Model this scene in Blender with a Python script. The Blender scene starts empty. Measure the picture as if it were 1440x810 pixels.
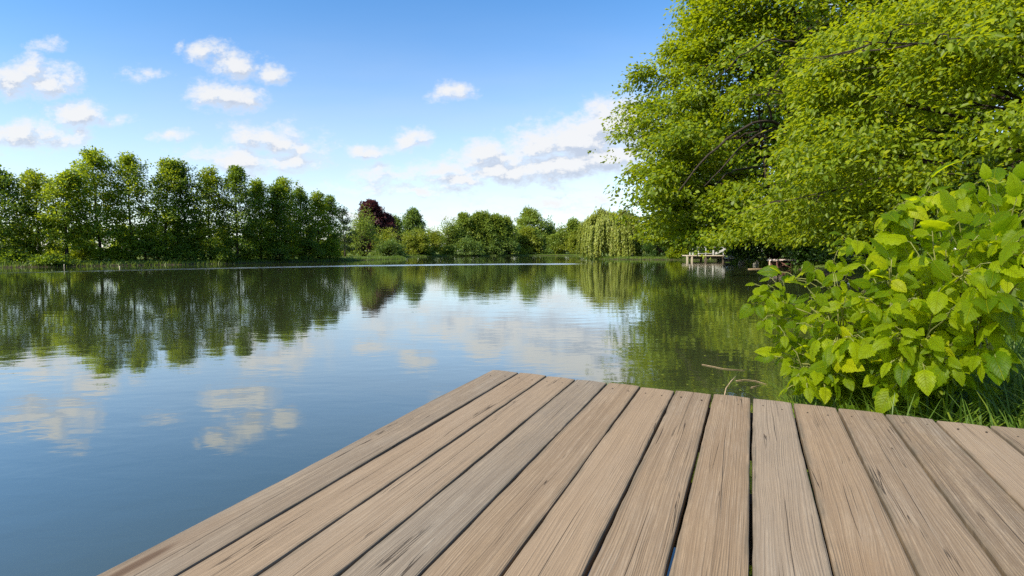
import bpy, math, random
import numpy as np
from mathutils import Matrix, Vector

# ------------------------------------------------------------------ basics
scene = bpy.context.scene
COL = scene.collection
F = 715.0            # focal length in pixels of the 1440 px wide photograph
YH = 353.0           # row of the horizon
CAM_H = 1.6          # eye height above the water
PITCH = math.atan((405 - YH) / F)
CP, SP = math.cos(PITCH), math.sin(PITCH)
SUN_AZ, SUN_EL = math.radians(-129), math.radians(40)
UP = np.array([0., 0., 1.])


def ray(px, py):
    a = (px - 720) / F
    b = (405 - py) / F
    return np.array([a, CP + b * SP, -SP + b * CP])


def at(px, py, Y):
    r = ray(px, py)
    return np.array([0, 0, CAM_H]) + r * (Y / r[1])


def onwater(px, py):
    r = ray(px, py)
    return np.array([0, 0, CAM_H]) - r * (CAM_H / r[2])


def tag(o, label=None, cat=None, group=None, kind=None):
    if label: o['label'] = label
    if cat: o['category'] = cat
    if group: o['group'] = group
    if kind: o['kind'] = kind
    return o


def thing(name, label, cat, loc=(0, 0, 0), group=None, rot=None):
    o = bpy.data.objects.new(name, None)
    o.empty_display_size = 0.3
    COL.objects.link(o)
    o.location = loc
    if rot is not None: o.rotation_euler = rot
    return tag(o, label, cat, group)


def unit(v):
    v = np.asarray(v, float)
    return v / np.maximum(np.linalg.norm(v, axis=-1, keepdims=True), 1e-9)


# ------------------------------------------------------------------ mesh collecting
class MB:
    def __init__(self):
        self.v = []; self.f = []; self.n = 0

    def add(self, v, f):
        v = np.asarray(v, float)
        self.v.append(v)
        self.f.extend([tuple(i + self.n for i in q) for q in f])
        self.n += len(v)

    def box(self, c, s, rot=None, bev=0.0):
        cx, cy, cz = c; hx, hy, hz = s[0] / 2, s[1] / 2, s[2] / 2
        if bev <= 0:
            v = np.array([[x, y, z] for z in (-hz, hz) for (x, y) in ((-hx, -hy), (hx, -hy), (hx, hy), (-hx, hy))])
            f = [(3, 2, 1, 0), (4, 5, 6, 7), (0, 1, 5, 4), (1, 2, 6, 5), (2, 3, 7, 6), (3, 0, 4, 7)]
        else:
            rings = []
            for (z, i) in ((-hz, bev), (-hz + bev, 0), (hz - bev, 0), (hz, bev)):
                ax, ay = hx - i, hy - i
                rings.append([[-ax, -ay, z], [ax, -ay, z], [ax, ay, z], [-ax, ay, z]])
            v = np.array(sum(rings, []))
            f = [(3, 2, 1, 0), (12, 13, 14, 15)]
            for r in range(3):
                for k in range(4):
                    a = r * 4 + k; b = r * 4 + (k + 1) % 4
                    f.append((a, b, b + 4, a + 4))
        if rot is not None:
            m = np.array(rot)
            v = v @ m.T
        self.add(v + np.array(c), f)

    def tube(self, pts, rad, ns=6, cap=True):
        pts = np.asarray(pts, float); rad = np.asarray(rad, float)
        n = len(pts)
        t = unit(np.gradient(pts, axis=0))
        ref = np.where(np.abs(t[:, 2:3]) > 0.9, np.array([[1., 0, 0]]), np.array([[0., 0, 1.]]))
        a = unit(np.cross(t, ref)); b = np.cross(t, a)
        ang = np.arange(ns) * 2 * math.pi / ns
        ring = a[:, None, :] * np.cos(ang)[None, :, None] + b[:, None, :] * np.sin(ang)[None, :, None]
        v = (pts[:, None, :] + ring * rad[:, None, None]).reshape(-1, 3)
        f = []
        for i in range(n - 1):
            for k in range(ns):
                k2 = (k + 1) % ns
                f.append((i * ns + k, i * ns + k2, (i + 1) * ns + k2, (i + 1) * ns + k))
        if cap:
            f.append(tuple(range(ns - 1, -1, -1)))
            f.append(tuple((n - 1) * ns + k for k in range(ns)))
        self.add(v, f)

    def build(self, name, mat, parent=None, smooth=False, loc=None):
        me = bpy.data.meshes.new(name)
        v = np.concatenate(self.v) if self.v else np.zeros((0, 3))
        me.from_pydata(v.tolist(), [], self.f)
        if mat: me.materials.append(mat)
        if smooth: me.polygons.foreach_set('use_smooth', [True] * len(me.polygons))
        me.update()
        o = bpy.data.objects.new(name, me)
        COL.objects.link(o)
        if parent: o.parent = parent
        if loc is not None: o.location = loc
        return o


def array_mesh(name, verts, quads, mat, parent=None, smooth=False, uv=None):
    """verts (N,3), quads (M,4) numpy -> object"""
    me = bpy.data.meshes.new(name)
    nv, nq = len(verts), len(quads)
    me.vertices.add(nv)
    me.vertices.foreach_set('co', verts.astype(np.float32).ravel())
    me.loops.add(nq * 4)
    me.loops.foreach_set('vertex_index', quads.astype(np.int32).ravel())
    me.polygons.add(nq)
    me.polygons.foreach_set('loop_start', (np.arange(nq) * 4).astype(np.int32))
    try:
        me.polygons.foreach_set('loop_total', np.full(nq, 4, np.int32))
    except Exception:
        pass
    if smooth: me.polygons.foreach_set('use_smooth', np.ones(nq, bool))
    if uv is not None:
        l = me.uv_layers.new(name='UVMap')
        l.data.foreach_set('uv', uv[quads.ravel()].astype(np.float32).ravel())
    me.update(calc_edges=True)
    me.validate()
    if mat: me.materials.append(mat)
    o = bpy.data.objects.new(name, me)
    COL.objects.link(o)
    if parent: o.parent = parent
    return o


# ------------------------------------------------------------------ leaf templates: (axis, side, normal)
def tmpl_diamond():
    v = np.array([[0, 0, 0], [.45, .5, .06], [1, 0, -.05], [.45, -.5, .06]])
    return v, np.array([[0, 3, 2, 1]]), None


def tmpl_fold():
    v = np.array([[0, 0, 0], [.5, 0, 0.03], [1, 0, -.12], [.3, .46, .13], [.72, .36, .06], [.3, -.46, .13], [.72, -.36, .06]])
    q = np.array([[0, 1, 4, 3], [1, 2, 4, 4], [0, 5, 6, 1], [1, 6, 2, 2]])
    q = np.array([[0, 1, 4, 3], [0, 5, 6, 1]])
    v2 = np.array([[0, 0, 0], [1, 0, -.12], [.62, .42, .09], [.22, .38, .12], [.62, -.42, .09], [.22, -.38, .12]])
    return v2, np.array([[0, 1, 2, 3], [0, 5, 4, 1]]), None


def tmpl_big(ns=11, teeth=True, fold=.30, droop=.35, wide=.36):
    s = np.linspace(0, 1, ns)
    w = wide * np.sin(np.pi * np.clip(s, 0, 1) ** 0.72) ** 0.85
    w[0] = 0.02; w[-1] = 0.0
    if teeth:
        w[1:-1] *= np.where(np.arange(ns)[1:-1] % 2 == 0, 1.07, .9)
    mid = np.stack([s, 0 * s, -droop * s ** 2.0], 1)
    v = []; uv = []
    for i in range(ns):
        sl = 0.06 * math.sin(i * 1.9)
        m = mid[i]
        e = w[i]
        shift = 0.05 * (i % 2)
        v += [m + [shift * 0.5, e, e * fold + sl * e - e * e * 1.3], m + [0, e * .5, e * fold * .75], m, m + [0, -e * .5, e * fold * .75],
              m + [shift * 0.5, -e, e * fold - sl * e - e * e * 1.3]]
        uv += [[1 * e, s[i]], [.5 * e, s[i]], [0, s[i]], [-.5 * e, s[i]], [-1 * e, s[i]]]
    q = []
    for i in range(ns - 1):
        for k in range(4):
            a = i * 5 + k
            q.append([a, a + 5, a + 6, a + 1])
    return np.array(v), np.array(q), np.array(uv)


def place_leaves(T, pos, axis, nrm, L, W):
    tv, tq, tuv = T
    axis = unit(axis)
    nrm = nrm - axis * np.sum(nrm * axis, 1, keepdims=True)
    nrm = unit(nrm + 1e-6)
    side = np.cross(nrm, axis)
    L = np.broadcast_to(L, (len(pos),)); W = np.broadcast_to(W, (len(pos),))
    v = (pos[:, None, :] + axis[:, None, :] * (tv[None, :, 0:1] * L[:, None, None])
         + side[:, None, :] * (tv[None, :, 1:2] * W[:, None, None])
         + nrm[:, None, :] * (tv[None, :, 2:3] * L[:, None, None]))
    k = len(tv)
    q = (tq[None, :, :] + (np.arange(len(pos)) * k)[:, None, None]).reshape(-1, 4)
    uv = None if tuv is None else np.tile(tuv, (len(pos), 1))
    return v.reshape(-1, 3), q, uv


# ------------------------------------------------------------------ materials
def new_mat(name):
    m = bpy.data.materials.new(name)
    m.use_nodes = True
    nt = m.node_tree
    nt.nodes.clear()
    out = nt.nodes.new('ShaderNodeOutputMaterial')
    return m, nt, out


def N(nt, t, **kw):
    n = nt.nodes.new('ShaderNode' + t)
    for k, v in kw.items():
        if hasattr(n, k) and k not in n.inputs.keys():
            setattr(n, k, v)
        else:
            n.inputs[k].default_value = v
    return n


def math_(nt, op, a, b=None, c=None, clamp=False):
    n = nt.nodes.new('ShaderNodeMath'); n.operation = op; n.use_clamp = clamp
    for i, x in enumerate((a, b, c)):
        if x is None: continue
        if isinstance(x, (int, float)): n.inputs[i].default_value = x
        else: nt.links.new(x, n.inputs[i])
    return n.outputs[0]


def vmath(nt, op, a, b=None, c=None):
    n = nt.nodes.new('ShaderNodeVectorMath'); n.operation = op
    for i, x in enumerate((a, b, c)):
        if x is None: continue
        if isinstance(x, (tuple, list)): n.inputs[i].default_value = x
        else: nt.links.new(x, n.inputs[i])
    return n.outputs['Value'] if op in ('LENGTH', 'DOT_PRODUCT', 'DISTANCE') else n.outputs['Vector']


def mrange(nt, x, a, b, c=0.0, d=1.0, smooth=False):
    n = nt.nodes.new('ShaderNodeMapRange')
    n.interpolation_type = 'SMOOTHSTEP' if smooth else 'LINEAR'
    n.clamp = True
    nt.links.new(x, n.inputs['Value'])
    n.inputs['From Min'].default_value = a; n.inputs['From Max'].default_value = b
    n.inputs['To Min'].default_value = c; n.inputs['To Max'].default_value = d
    return n.outputs['Result']


def mixc(nt, fac, a, b, blend='MIX'):
    n = nt.nodes.new('ShaderNodeMix'); n.data_type = 'RGBA'; n.blend_type = blend
    for s, x in ((n.inputs[0], fac), (n.inputs[6], a), (n.inputs[7], b)):
        if isinstance(x, (int, float)): s.default_value = x
        elif isinstance(x, (tuple, list)): s.default_value = tuple(x) + ((1.0,) if len(x) == 3 else ())
        else: nt.links.new(x, s)
    return n.outputs[2]


def noise(nt, vec, scale, detail=3.0, rough=.55, dist=0.0):
    n = nt.nodes.new('ShaderNodeTexNoise')
    n.inputs['Scale'].default_value = scale; n.inputs['Detail'].default_value = detail
    n.inputs['Roughness'].default_value = rough; n.inputs['Distortion'].default_value = dist
    if vec is not None: nt.links.new(vec, n.inputs['Vector'])
    return n.outputs['Fac']


def leaf_mat(name, dark, light, trans, tfac=.4, nscale=.6, rough=.5, veins=False, spec=.35):
    """leaf colours vary from leaf to leaf and, softly, from branch to branch (young and old growth, plus painted light and shade)"""
    m, nt, out = new_mat(name)
    geo = N(nt, 'NewGeometry')
    tc = N(nt, 'TexCoord')
    rnd = geo.outputs['Random Per Island']
    n1 = noise(nt, tc.outputs['Object'], nscale, 2.0)
    f = math_(nt, 'ADD', math_(nt, 'MULTIPLY', rnd, .55), math_(nt, 'MULTIPLY', n1, .9), clamp=False)
    if veins: f = math_(nt, 'MULTIPLY_ADD', rnd, .95, math_(nt, 'MULTIPLY', n1, .35))
    f = mrange(nt, f, .3, 1.15)
    c = mixc(nt, f, dark, light)  # wide dark-to-light range puts shade contrast of the crowns into the leaf colour
    yel = mrange(nt, rnd, .93, .97)
    c = mixc(nt, math_(nt, 'MULTIPLY', yel, .45), c, (light[0] * 1.5, light[1] * 1.15, light[2]))
    tcol = mixc(nt, f, tuple(x * .8 for x in trans), trans)
    bs = N(nt, 'BsdfPrincipled')
    bs.inputs['Roughness'].default_value = rough
    bs.inputs['Specular IOR Level'].default_value = spec
    if veins:
        sep = N(nt, 'SeparateXYZ'); nt.links.new(tc.outputs['UV'], sep.inputs[0])
        au = math_(nt, 'ABSOLUTE', sep.outputs[0])
        k = math_(nt, 'SUBTRACT', math_(nt, 'MULTIPLY', sep.outputs[1], 9.0), math_(nt, 'MULTIPLY', au, 13.0))
        fr = math_(nt, 'ABSOLUTE', math_(nt, 'SUBTRACT', math_(nt, 'FRACT', k), .5))
        v1 = mrange(nt, fr, .0, .10, 1.0, 0.0)
        v2 = mrange(nt, au, .004, .016, 1.0, 0.0)
        ve = math_(nt, 'MAXIMUM', math_(nt, 'MULTIPLY', v1, .5), v2)
        c = mixc(nt, math_(nt, 'MULTIPLY', ve, .65), c, (light[0] * 1.25, light[1] * 1.15, light[2] * 1.3))
        fine = noise(nt, tc.outputs['Object'], 60, 3)
        c = mixc(nt, mrange(nt, fine, .35, .75, 0, .35), c, tuple(x * .6 for x in dark))
        sp = noise(nt, tc.outputs['Object'], 34, 2)
        c = mixc(nt, mrange(nt, sp, .70, .74, 0, .7), c, (.10, .06, .015))
        bump = N(nt, 'Bump'); bump.inputs['Strength'].default_value = .7; bump.inputs['Distance'].default_value = .008
        nt.links.new(math_(nt, 'SUBTRACT', 1.0, ve), bump.inputs['Height'])
        nt.links.new(bump.outputs[0], bs.inputs['Normal'])
    nt.links.new(c, bs.inputs['Base Color'])
    tr = N(nt, 'BsdfTranslucent'); nt.links.new(tcol, tr.inputs['Color'])
    mx = N(nt, 'MixShader'); mx.inputs[0].default_value = tfac
    nt.links.new(bs.outputs[0], mx.inputs[1]); nt.links.new(tr.outputs[0], mx.inputs[2])
    nt.links.new(mx.outputs[0], out.inputs[0])
    return m


def plain_mat(name, a, b, scale=6.0, rough=.7, bump=.2, stretch=(1, 1, 1), spec=.3, dist=.01):
    m, nt, out = new_mat(name)
    tc = N(nt, 'TexCoord')
    vec = vmath(nt, 'MULTIPLY', tc.outputs['Object'], tuple(stretch))
    n1 = noise(nt, vec, scale, 5.0, .6)
    c = mixc(nt, mrange(nt, n1, .3, .7), a, b)
    bs = N(nt, 'BsdfPrincipled')
    bs.inputs['Roughness'].default_value = rough
    bs.inputs['Specular IOR Level'].default_value = spec
    nt.links.new(c, bs.inputs['Base Color'])
    bp = N(nt, 'Bump'); bp.inputs['Strength'].default_value = bump; bp.inputs['Distance'].default_value = dist
    nt.links.new(n1, bp.inputs['Height']); nt.links.new(bp.outputs[0], bs.inputs['Normal'])
    nt.links.new(bs.outputs[0], out.inputs[0])
    return m


M = {}
M['bark'] = plain_mat('bark', (.035, .026, .018), (.11, .085, .06), 9, .9, .8, (1, 1, .25), .1, .03)
M['bark_dark'] = plain_mat('bark_dark', (.02, .016, .012), (.06, .048, .036), 9, .9, .8, (1, 1, .25), .1, .03)
M['bark_pale'] = plain_mat('bark_pale', (.10, .085, .06), (.24, .21, .15), 9, .9, .8, (1, 1, .25), .1, .03)
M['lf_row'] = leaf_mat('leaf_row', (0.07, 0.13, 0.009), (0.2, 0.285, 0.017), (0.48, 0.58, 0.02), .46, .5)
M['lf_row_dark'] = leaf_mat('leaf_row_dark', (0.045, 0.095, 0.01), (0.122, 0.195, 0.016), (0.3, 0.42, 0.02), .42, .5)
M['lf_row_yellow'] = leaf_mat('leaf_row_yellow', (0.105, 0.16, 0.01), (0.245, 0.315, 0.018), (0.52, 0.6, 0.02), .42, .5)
M['lf_pine'] = leaf_mat('leaf_pine', (.022, .045, .014), (.060, .085, .022), (.09, .13, .02), .25, .8)
M['lf_beech'] = leaf_mat('leaf_beech', (.040, .014, .018), (.120, .044, .042), (.20, .05, .05), .25, .4)
M['lf_far'] = leaf_mat('leaf_far', (0.085, 0.145, 0.018), (0.21, 0.28, 0.032), (0.4, 0.49, 0.045), .38, .3)
M['lf_far_dark'] = leaf_mat('leaf_far_dark', (0.062, 0.12, 0.021), (0.145, 0.215, 0.032), (0.28, 0.39, 0.04), .33, .3)
M['lf_far_yellow'] = leaf_mat('leaf_far_yellow', (0.125, 0.165, 0.016), (0.25, 0.29, 0.025), (0.44, 0.5, 0.034), .42, .3)
M['lf_willow'] = leaf_mat('leaf_willow', (0.15, 0.19, 0.026), (0.285, 0.325, 0.05), (0.46, 0.52, 0.07), .42, .35)
M['lf_big'] = leaf_mat('leaf_big', (0.044, 0.092, 0.002), (0.195, 0.258, 0.004), (0.5, 0.58, 0.008), .44, .22)
M['lf_near'] = leaf_mat('leaf_near', (0.055, 0.105, 0.002), (0.218, 0.28, 0.005), (0.54, 0.61, 0.009), .46, .3)
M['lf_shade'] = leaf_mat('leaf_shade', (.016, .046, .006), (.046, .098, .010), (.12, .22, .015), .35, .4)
M['lf_bush'] = leaf_mat('leaf_bush', (0.05, 0.115, 0.002), (0.275, 0.35, 0.004), (0.74, 0.84, 0.006), .58, 1.6, .46, True, .16)
M['grass'] = leaf_mat('grass_blade', (.050, .110, .010), (.130, .200, .020), (.26, .36, .03), .40, .8)
M['nail'] = plain_mat('nail', (.012, .010, .009), (.03, .022, .016), 40, .6, .1)
M['rock'] = plain_mat('rock', (.16, .15, .13), (.34, .32, .28), 4, .9, .6, (1, 1, 1), .2, .05)
M['twig'] = plain_mat('twig', (.20, .14, .08), (.42, .31, .19), 30, .8, .3)
M['white_paint'] = plain_mat('white_paint', (.38, .38, .36), (.62, .62, .59), 3, .5, .1)
M['pale_wood'] = plain_mat('pale_wood', (.34, .28, .20), (.60, .52, .40), 6, .8, .3, (1, 1, .2))
M['old_wood'] = plain_mat('old_wood', (.05, .038, .028), (.15, .115, .085), 8, .85, .4, (1, 1, .2))
M['red_wood'] = plain_mat('red_wood', (.12, .055, .042), (.23, .115, .085), 6, .8, .3)
M['pink_top'] = plain_mat('pink_top', (.46, .36, .32), (.66, .55, .50), 5, .7, .2)
M['hull_grey'] = plain_mat('hull_grey', (.08, .09, .10), (.16, .17, .19), 5, .6, .1)


# ------------------------------------------------------------------ world: Nishita sky with procedural clouds
def make_world():
    w = bpy.data.worlds.new('World')
    scene.world = w
    w.use_nodes = True
    nt = w.node_tree
    nt.nodes.clear()
    out = nt.nodes.new('ShaderNodeOutputWorld')
    sky = nt.nodes.new('ShaderNodeTexSky')
    sky.sky_type = 'NISHITA'
    sky.sun_disc = False
    sky.sun_elevation = SUN_EL
    sky.sun_rotation = SUN_AZ
    sky.air_density = 1.0; sky.dust_density = 0.6; sky.ozone_density = 2.6
    sky.altitude = 50
    # cloud field as a node group over (u, v) = (x/y, z/y) of the direction
    g = bpy.data.node_groups.new('cloud_field', 'ShaderNodeTree')
    g.interface.new_socket('uv', in_out='INPUT', socket_type='NodeSocketVector')
    g.interface.new_socket('d', in_out='OUTPUT', socket_type='NodeSocketFloat')
    gi = g.nodes.new('NodeGroupInput'); go = g.nodes.new('NodeGroupOutput')
    uv = gi.outputs[0]
    wn = g.nodes.new('ShaderNodeTexNoise'); wn.inputs['Scale'].default_value = 11; wn.inputs['Detail'].default_value = 4
    wn.inputs['Roughness'].default_value = .6
    g.links.new(uv, wn.inputs['Vector'])
    wv = vmath(g, 'MULTIPLY', vmath(g, 'SUBTRACT', wn.outputs['Color'], (.5, .5, .5)), (.11, .07, 0))
    p = vmath(g, 'ADD', uv, wv)
    blobs = [(28, 106, 78, 33, 1), (75, 116, 42, 20, .9), (112, 161, 46, 22, .95), (163, 166, 26, 12, .6), (30, 190, 90, 27, 1), (90, 197, 55, 18, .85),
             (296, 73, 36, 17, .85), (330, 90, 40, 22, .95), (378, 100, 34, 20, .9), (314, 133, 58, 24, 1), (345, 140, 30, 14, .8),
             (380, 193, 66, 25, .95), (430, 206, 46, 14, .75), (330, 226, 105, 22, .75), (400, 224, 60, 22, .7), (238, 189, 34, 10, .6),
             (252, 66, 12, 8, .5), (636, 126, 32, 14, .95), (577, 192, 36, 16, .95), (515, 209, 48, 12, .8),
             (676, 221, 58, 27, 1), (622, 240, 66, 20, .75), (570, 250, 60, 14, .6), (752, 207, 60, 30, 1.0), (815, 192, 84, 42, 1.15), (868, 176, 66, 44, 1.15), (700, 236, 90, 30, .95), (800, 232, 110, 34, 1.0),
             (845, 218, 90, 36, 1.0), (735, 240, 120, 28, .9), (640, 256, 60, 15, .85), (545, 240, 66, 14, .6), (478, 263, 66, 10, .5),
             (590, 272, 100, 12, .6), (770, 288, 105, 14, .6), (838, 276, 60, 15, .65), (690, 300, 150, 10, .4), (470, 300, 120, 10, .4),
             (60, 68, 20, 9, .4), (205, 100, 30, 8, .35), (700, -260, 300, 60, .9), (1350, 60, 260, 90, .9), (-260, 120, 130, 50, 1), (-150, 210, 120, 26, .9)]
    acc = None
    for (px, py, rx, ry, s) in blobs:
        r = ray(px, py)
        cu, cv = r[0] / r[1], r[2] / r[1]
        sx, sy = F / rx, F / ry
        l = vmath(g, 'LENGTH', vmath(g, 'MULTIPLY_ADD', p, (sx, sy, 0), (-cu * sx, -cv * sy, 0)))
        val = math_(g, 'MULTIPLY_ADD', l, -s, s)
        acc = val if acc is None else math_(g, 'SMOOTH_MAX', acc, val, .12)
    fb = g.nodes.new('ShaderNodeTexNoise'); fb.inputs['Scale'].default_value = 20; fb.inputs['Detail'].default_value = 7
    fb.inputs['Roughness'].default_value = .68
    g.links.new(vmath(g, 'MULTIPLY', uv, (.8, 1.3, 1)), fb.inputs['Vector'])
    d = math_(g, 'ADD', acc, math_(g, 'MULTIPLY_ADD', fb.outputs['Fac'], 2.15, -1.03))
    g.links.new(d, go.inputs[0])

    tc = nt.nodes.new('ShaderNodeTexCoord')
    sep = nt.nodes.new('ShaderNodeSeparateXYZ'); nt.links.new(tc.outputs['Generated'], sep.inputs[0])
    y = math_(nt, 'MAXIMUM', math_(nt, 'ABSOLUTE', sep.outputs[1]), .12)
    u = math_(nt, 'DIVIDE', sep.outputs[0], y); v = math_(nt, 'DIVIDE', sep.outputs[2], y)
    cmb = nt.nodes.new('ShaderNodeCombineXYZ'); nt.links.new(u, cmb.inputs[0]); nt.links.new(v, cmb.inputs[1])
    g1 = nt.nodes.new('ShaderNodeGroup'); g1.node_tree = g; nt.links.new(cmb.outputs[0], g1.inputs[0])
    g2 = nt.nodes.new('ShaderNodeGroup'); g2.node_tree = g
    nt.links.new(vmath(nt, 'ADD', cmb.outputs[0], (-.012, .018, 0)), g2.inputs[0])
    above = mrange(nt, sep.outputs[2], 0.0, .03, 0, 1)
    alpha = math_(nt, 'MULTIPLY', mrange(nt, g1.outputs[0], -.10, .78, 0, .93, True), above)
    lit = mrange(nt, math_(nt, 'SUBTRACT', g1.outputs[0], g2.outputs[0]), -.25, .18, 0, 1, True)
    lit = math_(nt, 'MAXIMUM', lit, mrange(nt, g1.outputs[0], .1, .75, .8, .0))
    ccol = mixc(nt, lit, CLOUD_SHADE, CLOUD_LIT)
    # saturate the clear sky a little, keep the horizon pale
    hsv = nt.nodes.new('ShaderNodeHueSaturation'); nt.links.new(mrange(nt, v, .04, .50, .88, SKY_SAT + .08, True), hsv.inputs['Saturation'])
    hsv.inputs['Value'].default_value = 1.22
    nt.links.new(sky.outputs[0], hsv.inputs['Color'])
    # thin veil low over the horizon
    vn = nt.nodes.new('ShaderNodeTexNoise'); vn.inputs['Scale'].default_value = 3.2; vn.inputs['Detail'].default_value = 6
    nt.links.new(vmath(nt, 'MULTIPLY', cmb.outputs[0], (1, 4.5, 1)), vn.inputs['Vector'])
    veil = math_(nt, 'MULTIPLY', mrange(nt, vn.outputs['Fac'], .36, .74, .35, 1), mrange(nt, v, .02, .52, VEIL, 0.0, True))
    base = mixc(nt, math_(nt, 'MULTIPLY', veil, above), hsv.outputs[0], CLOUD_VEIL)
    fin = mixc(nt, alpha, base, ccol)
    bg = nt.nodes.new('ShaderNodeBackground'); bg.inputs['Strength'].default_value = SKY_STR
    nt.links.new(fin, bg.inputs['Color'])
    nt.links.new(bg.outputs[0], out.inputs[0])
    try:
        w.cycles.sampling_method = 'MANUAL'; w.cycles.sample_map_resolution = 512
    except Exception:
        pass


SKY_STR = .12; SKY_SAT = 1.17; VEIL = .52
CLOUD_LIT = (4.6, 4.6, 4.62); CLOUD_SHADE = (2.8, 3.15, 3.8); CLOUD_VEIL = (3.15, 3.65, 4.3)
make_world()

sd = bpy.data.lights.new('sun', 'SUN')
sd.energy = 5.0; sd.angle = math.radians(.5); sd.color = (1.0, .91, .75)
so = bpy.data.objects.new('sun', sd); COL.objects.link(so)
sdir = Vector((math.sin(SUN_AZ) * math.cos(SUN_EL), math.cos(SUN_AZ) * math.cos(SUN_EL), math.sin(SUN_EL)))
so.rotation_euler = sdir.to_track_quat('Z', 'Y').to_euler()
so.location = sdir * 60

cd = bpy.data.cameras.new('camera')
cd.sensor_width = 36; cd.lens = 36 * F / 1440; cd.clip_end = 8000; cd.clip_start = .05
co = bpy.data.objects.new('camera', cd); COL.objects.link(co)
co.location = (0, 0, CAM_H); co.rotation_euler = (math.pi / 2 - PITCH, 0, 0)
scene.camera = co

DH = 0.9
d1 = unit(ray(1055, 331))
d2 = -unit(ray(692 - (520 - YH) / .1113, YH))
nrm = unit(np.cross(d2, d1))
d1 = np.cross(nrm, d2)
r0 = ray(692, 520)
deck_o = np.array([0, 0, CAM_H]) + r0 * (-DH / (r0 @ nrm))
# ------------------------------------------------------------------ lake outline, ground, water
SHORE = [(-70, 26), (-60, 36), (-52, 45.5), (-48.5, 49), (-44, 54), (-38.5, 59.5), (-33, 68), (-27.5, 80), (-26, 88), (-22, 101), (-22, 106), (-27, 118), (-29, 136), (-24, 146),
         (-17, 156), (-8, 164), (0, 170), (8, 178), (20, 179), (24, 165), (21, 145), (17, 120), (16.5, 104), (19, 97), (25.5, 93.5), (31, 92), (36, 89.5), (36.8, 84), (33.5, 76),
         (29, 68), (28.6, 60), (26.5, 50), (23.5, 40), (18, 27), (11.5, 16), (7, 9.5), (4.2, 6.2), (3.0, 5.0), (2.2, 3.95), (1.75, 3.25), (1.85, 2.4), (2.2, 1.5),
         (2.6, .5), (2.8, -3), (0, -6), (-8, -9), (-35, -22), (-72, -10), (-80, 10)]


def smooth_poly(P, it=2):
    P = np.array(P, float)
    for _ in range(it):
        Q = np.roll(P, -1, 0)
        P = np.stack([.75 * P + .25 * Q, .25 * P + .75 * Q], 1).reshape(-1, 2)
    return P


SH = smooth_poly(SHORE, 2)


def lake_sd(x, y):
    """signed distance to the shore, positive on land"""
    p = np.stack([np.asarray(x, float).ravel(), np.asarray(y, float).ravel()], 1)
    a = SH; b = np.roll(SH, -1, 0)
    best = np.full(len(p), 1e18); inside = np.zeros(len(p), bool)
    for i in range(len(a)):
        e = b[i] - a[i]; w = p - a[i]
        t = np.clip((w @ e) / (e @ e), 0, 1)
        d = w - t[:, None] * e
        best = np.minimum(best, (d * d).sum(1))
        c = (a[i, 1] > p[:, 1]) != (b[i, 1] > p[:, 1])
        with np.errstate(divide='ignore', invalid='ignore'):
            xx = a[i, 0] + (p[:, 1] - a[i, 1]) / (b[i, 1] - a[i, 1] + 1e-12) * e[0]
        inside ^= c & (p[:, 0] < xx)
    s = np.sqrt(best)
    return np.where(inside, -s, s)


def ground_z(x, y):
    x = np.asarray(x, float); y = np.asarray(y, float)
    s = lake_sd(x, y).reshape(x.shape)
    lump = .06 * np.sin(x * 1.7 + y * .6) * np.sin(y * 1.3 - x * .4) + .10 * np.sin(x * .31) * np.sin(y * .27 + 1)
    land = .02 + .38 * (1 - np.exp(-np.maximum(s, 0) / .9)) + np.minimum(np.maximum(s, 0), 60) * .012 + lump * np.clip(s / 2, 0, 1)
    # hollow under the deck, where the water runs on below the boards
    rx, ry = x - deck_o[0], y - deck_o[1]
    du = rx * d2[0] + ry * d2[1]; dv = rx * d1[0] + ry * d1[1]
    land = np.where((dv < -.12) & (du < 4.0) & (dv > -6.5), -.35, land)
    return np.where(s > 0, land, np.maximum(-1.2, .02 + s * .55))


def gz(x, y):
    return float(ground_z(np.array([x]), np.array([y]))[0])


def axis_lines(parts):
    return np.unique(np.round(np.concatenate([np.arange(a, b, s) for a, b, s in parts]), 3))


gx = axis_lines([(-4000, -400, 400), (-400, -90, 20), (-90, -3, 1.5), (-3, 9, .3), (9, 60, 1.2), (60, 400, 20), (400, 4001, 400)])
gy = axis_lines([(-2000, -200, 300), (-200, -12, 8), (-12, 8, .35), (8, 40, 1.0), (40, 200, 1.5), (200, 400, 20), (400, 4001, 400)])
GX, GY = np.meshgrid(gx, gy)
GZ = ground_z(GX.ravel(), GY.ravel())
gv = np.stack([GX.ravel(), GY.ravel(), GZ], 1)
nx, ny = len(gx), len(gy)
ii, jj = np.meshgrid(np.arange(nx - 1), np.arange(ny - 1))
a0 = (jj * nx + ii).ravel()
gq = np.stack([a0, a0 + 1, a0 + nx + 1, a0 + nx], 1)


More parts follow.
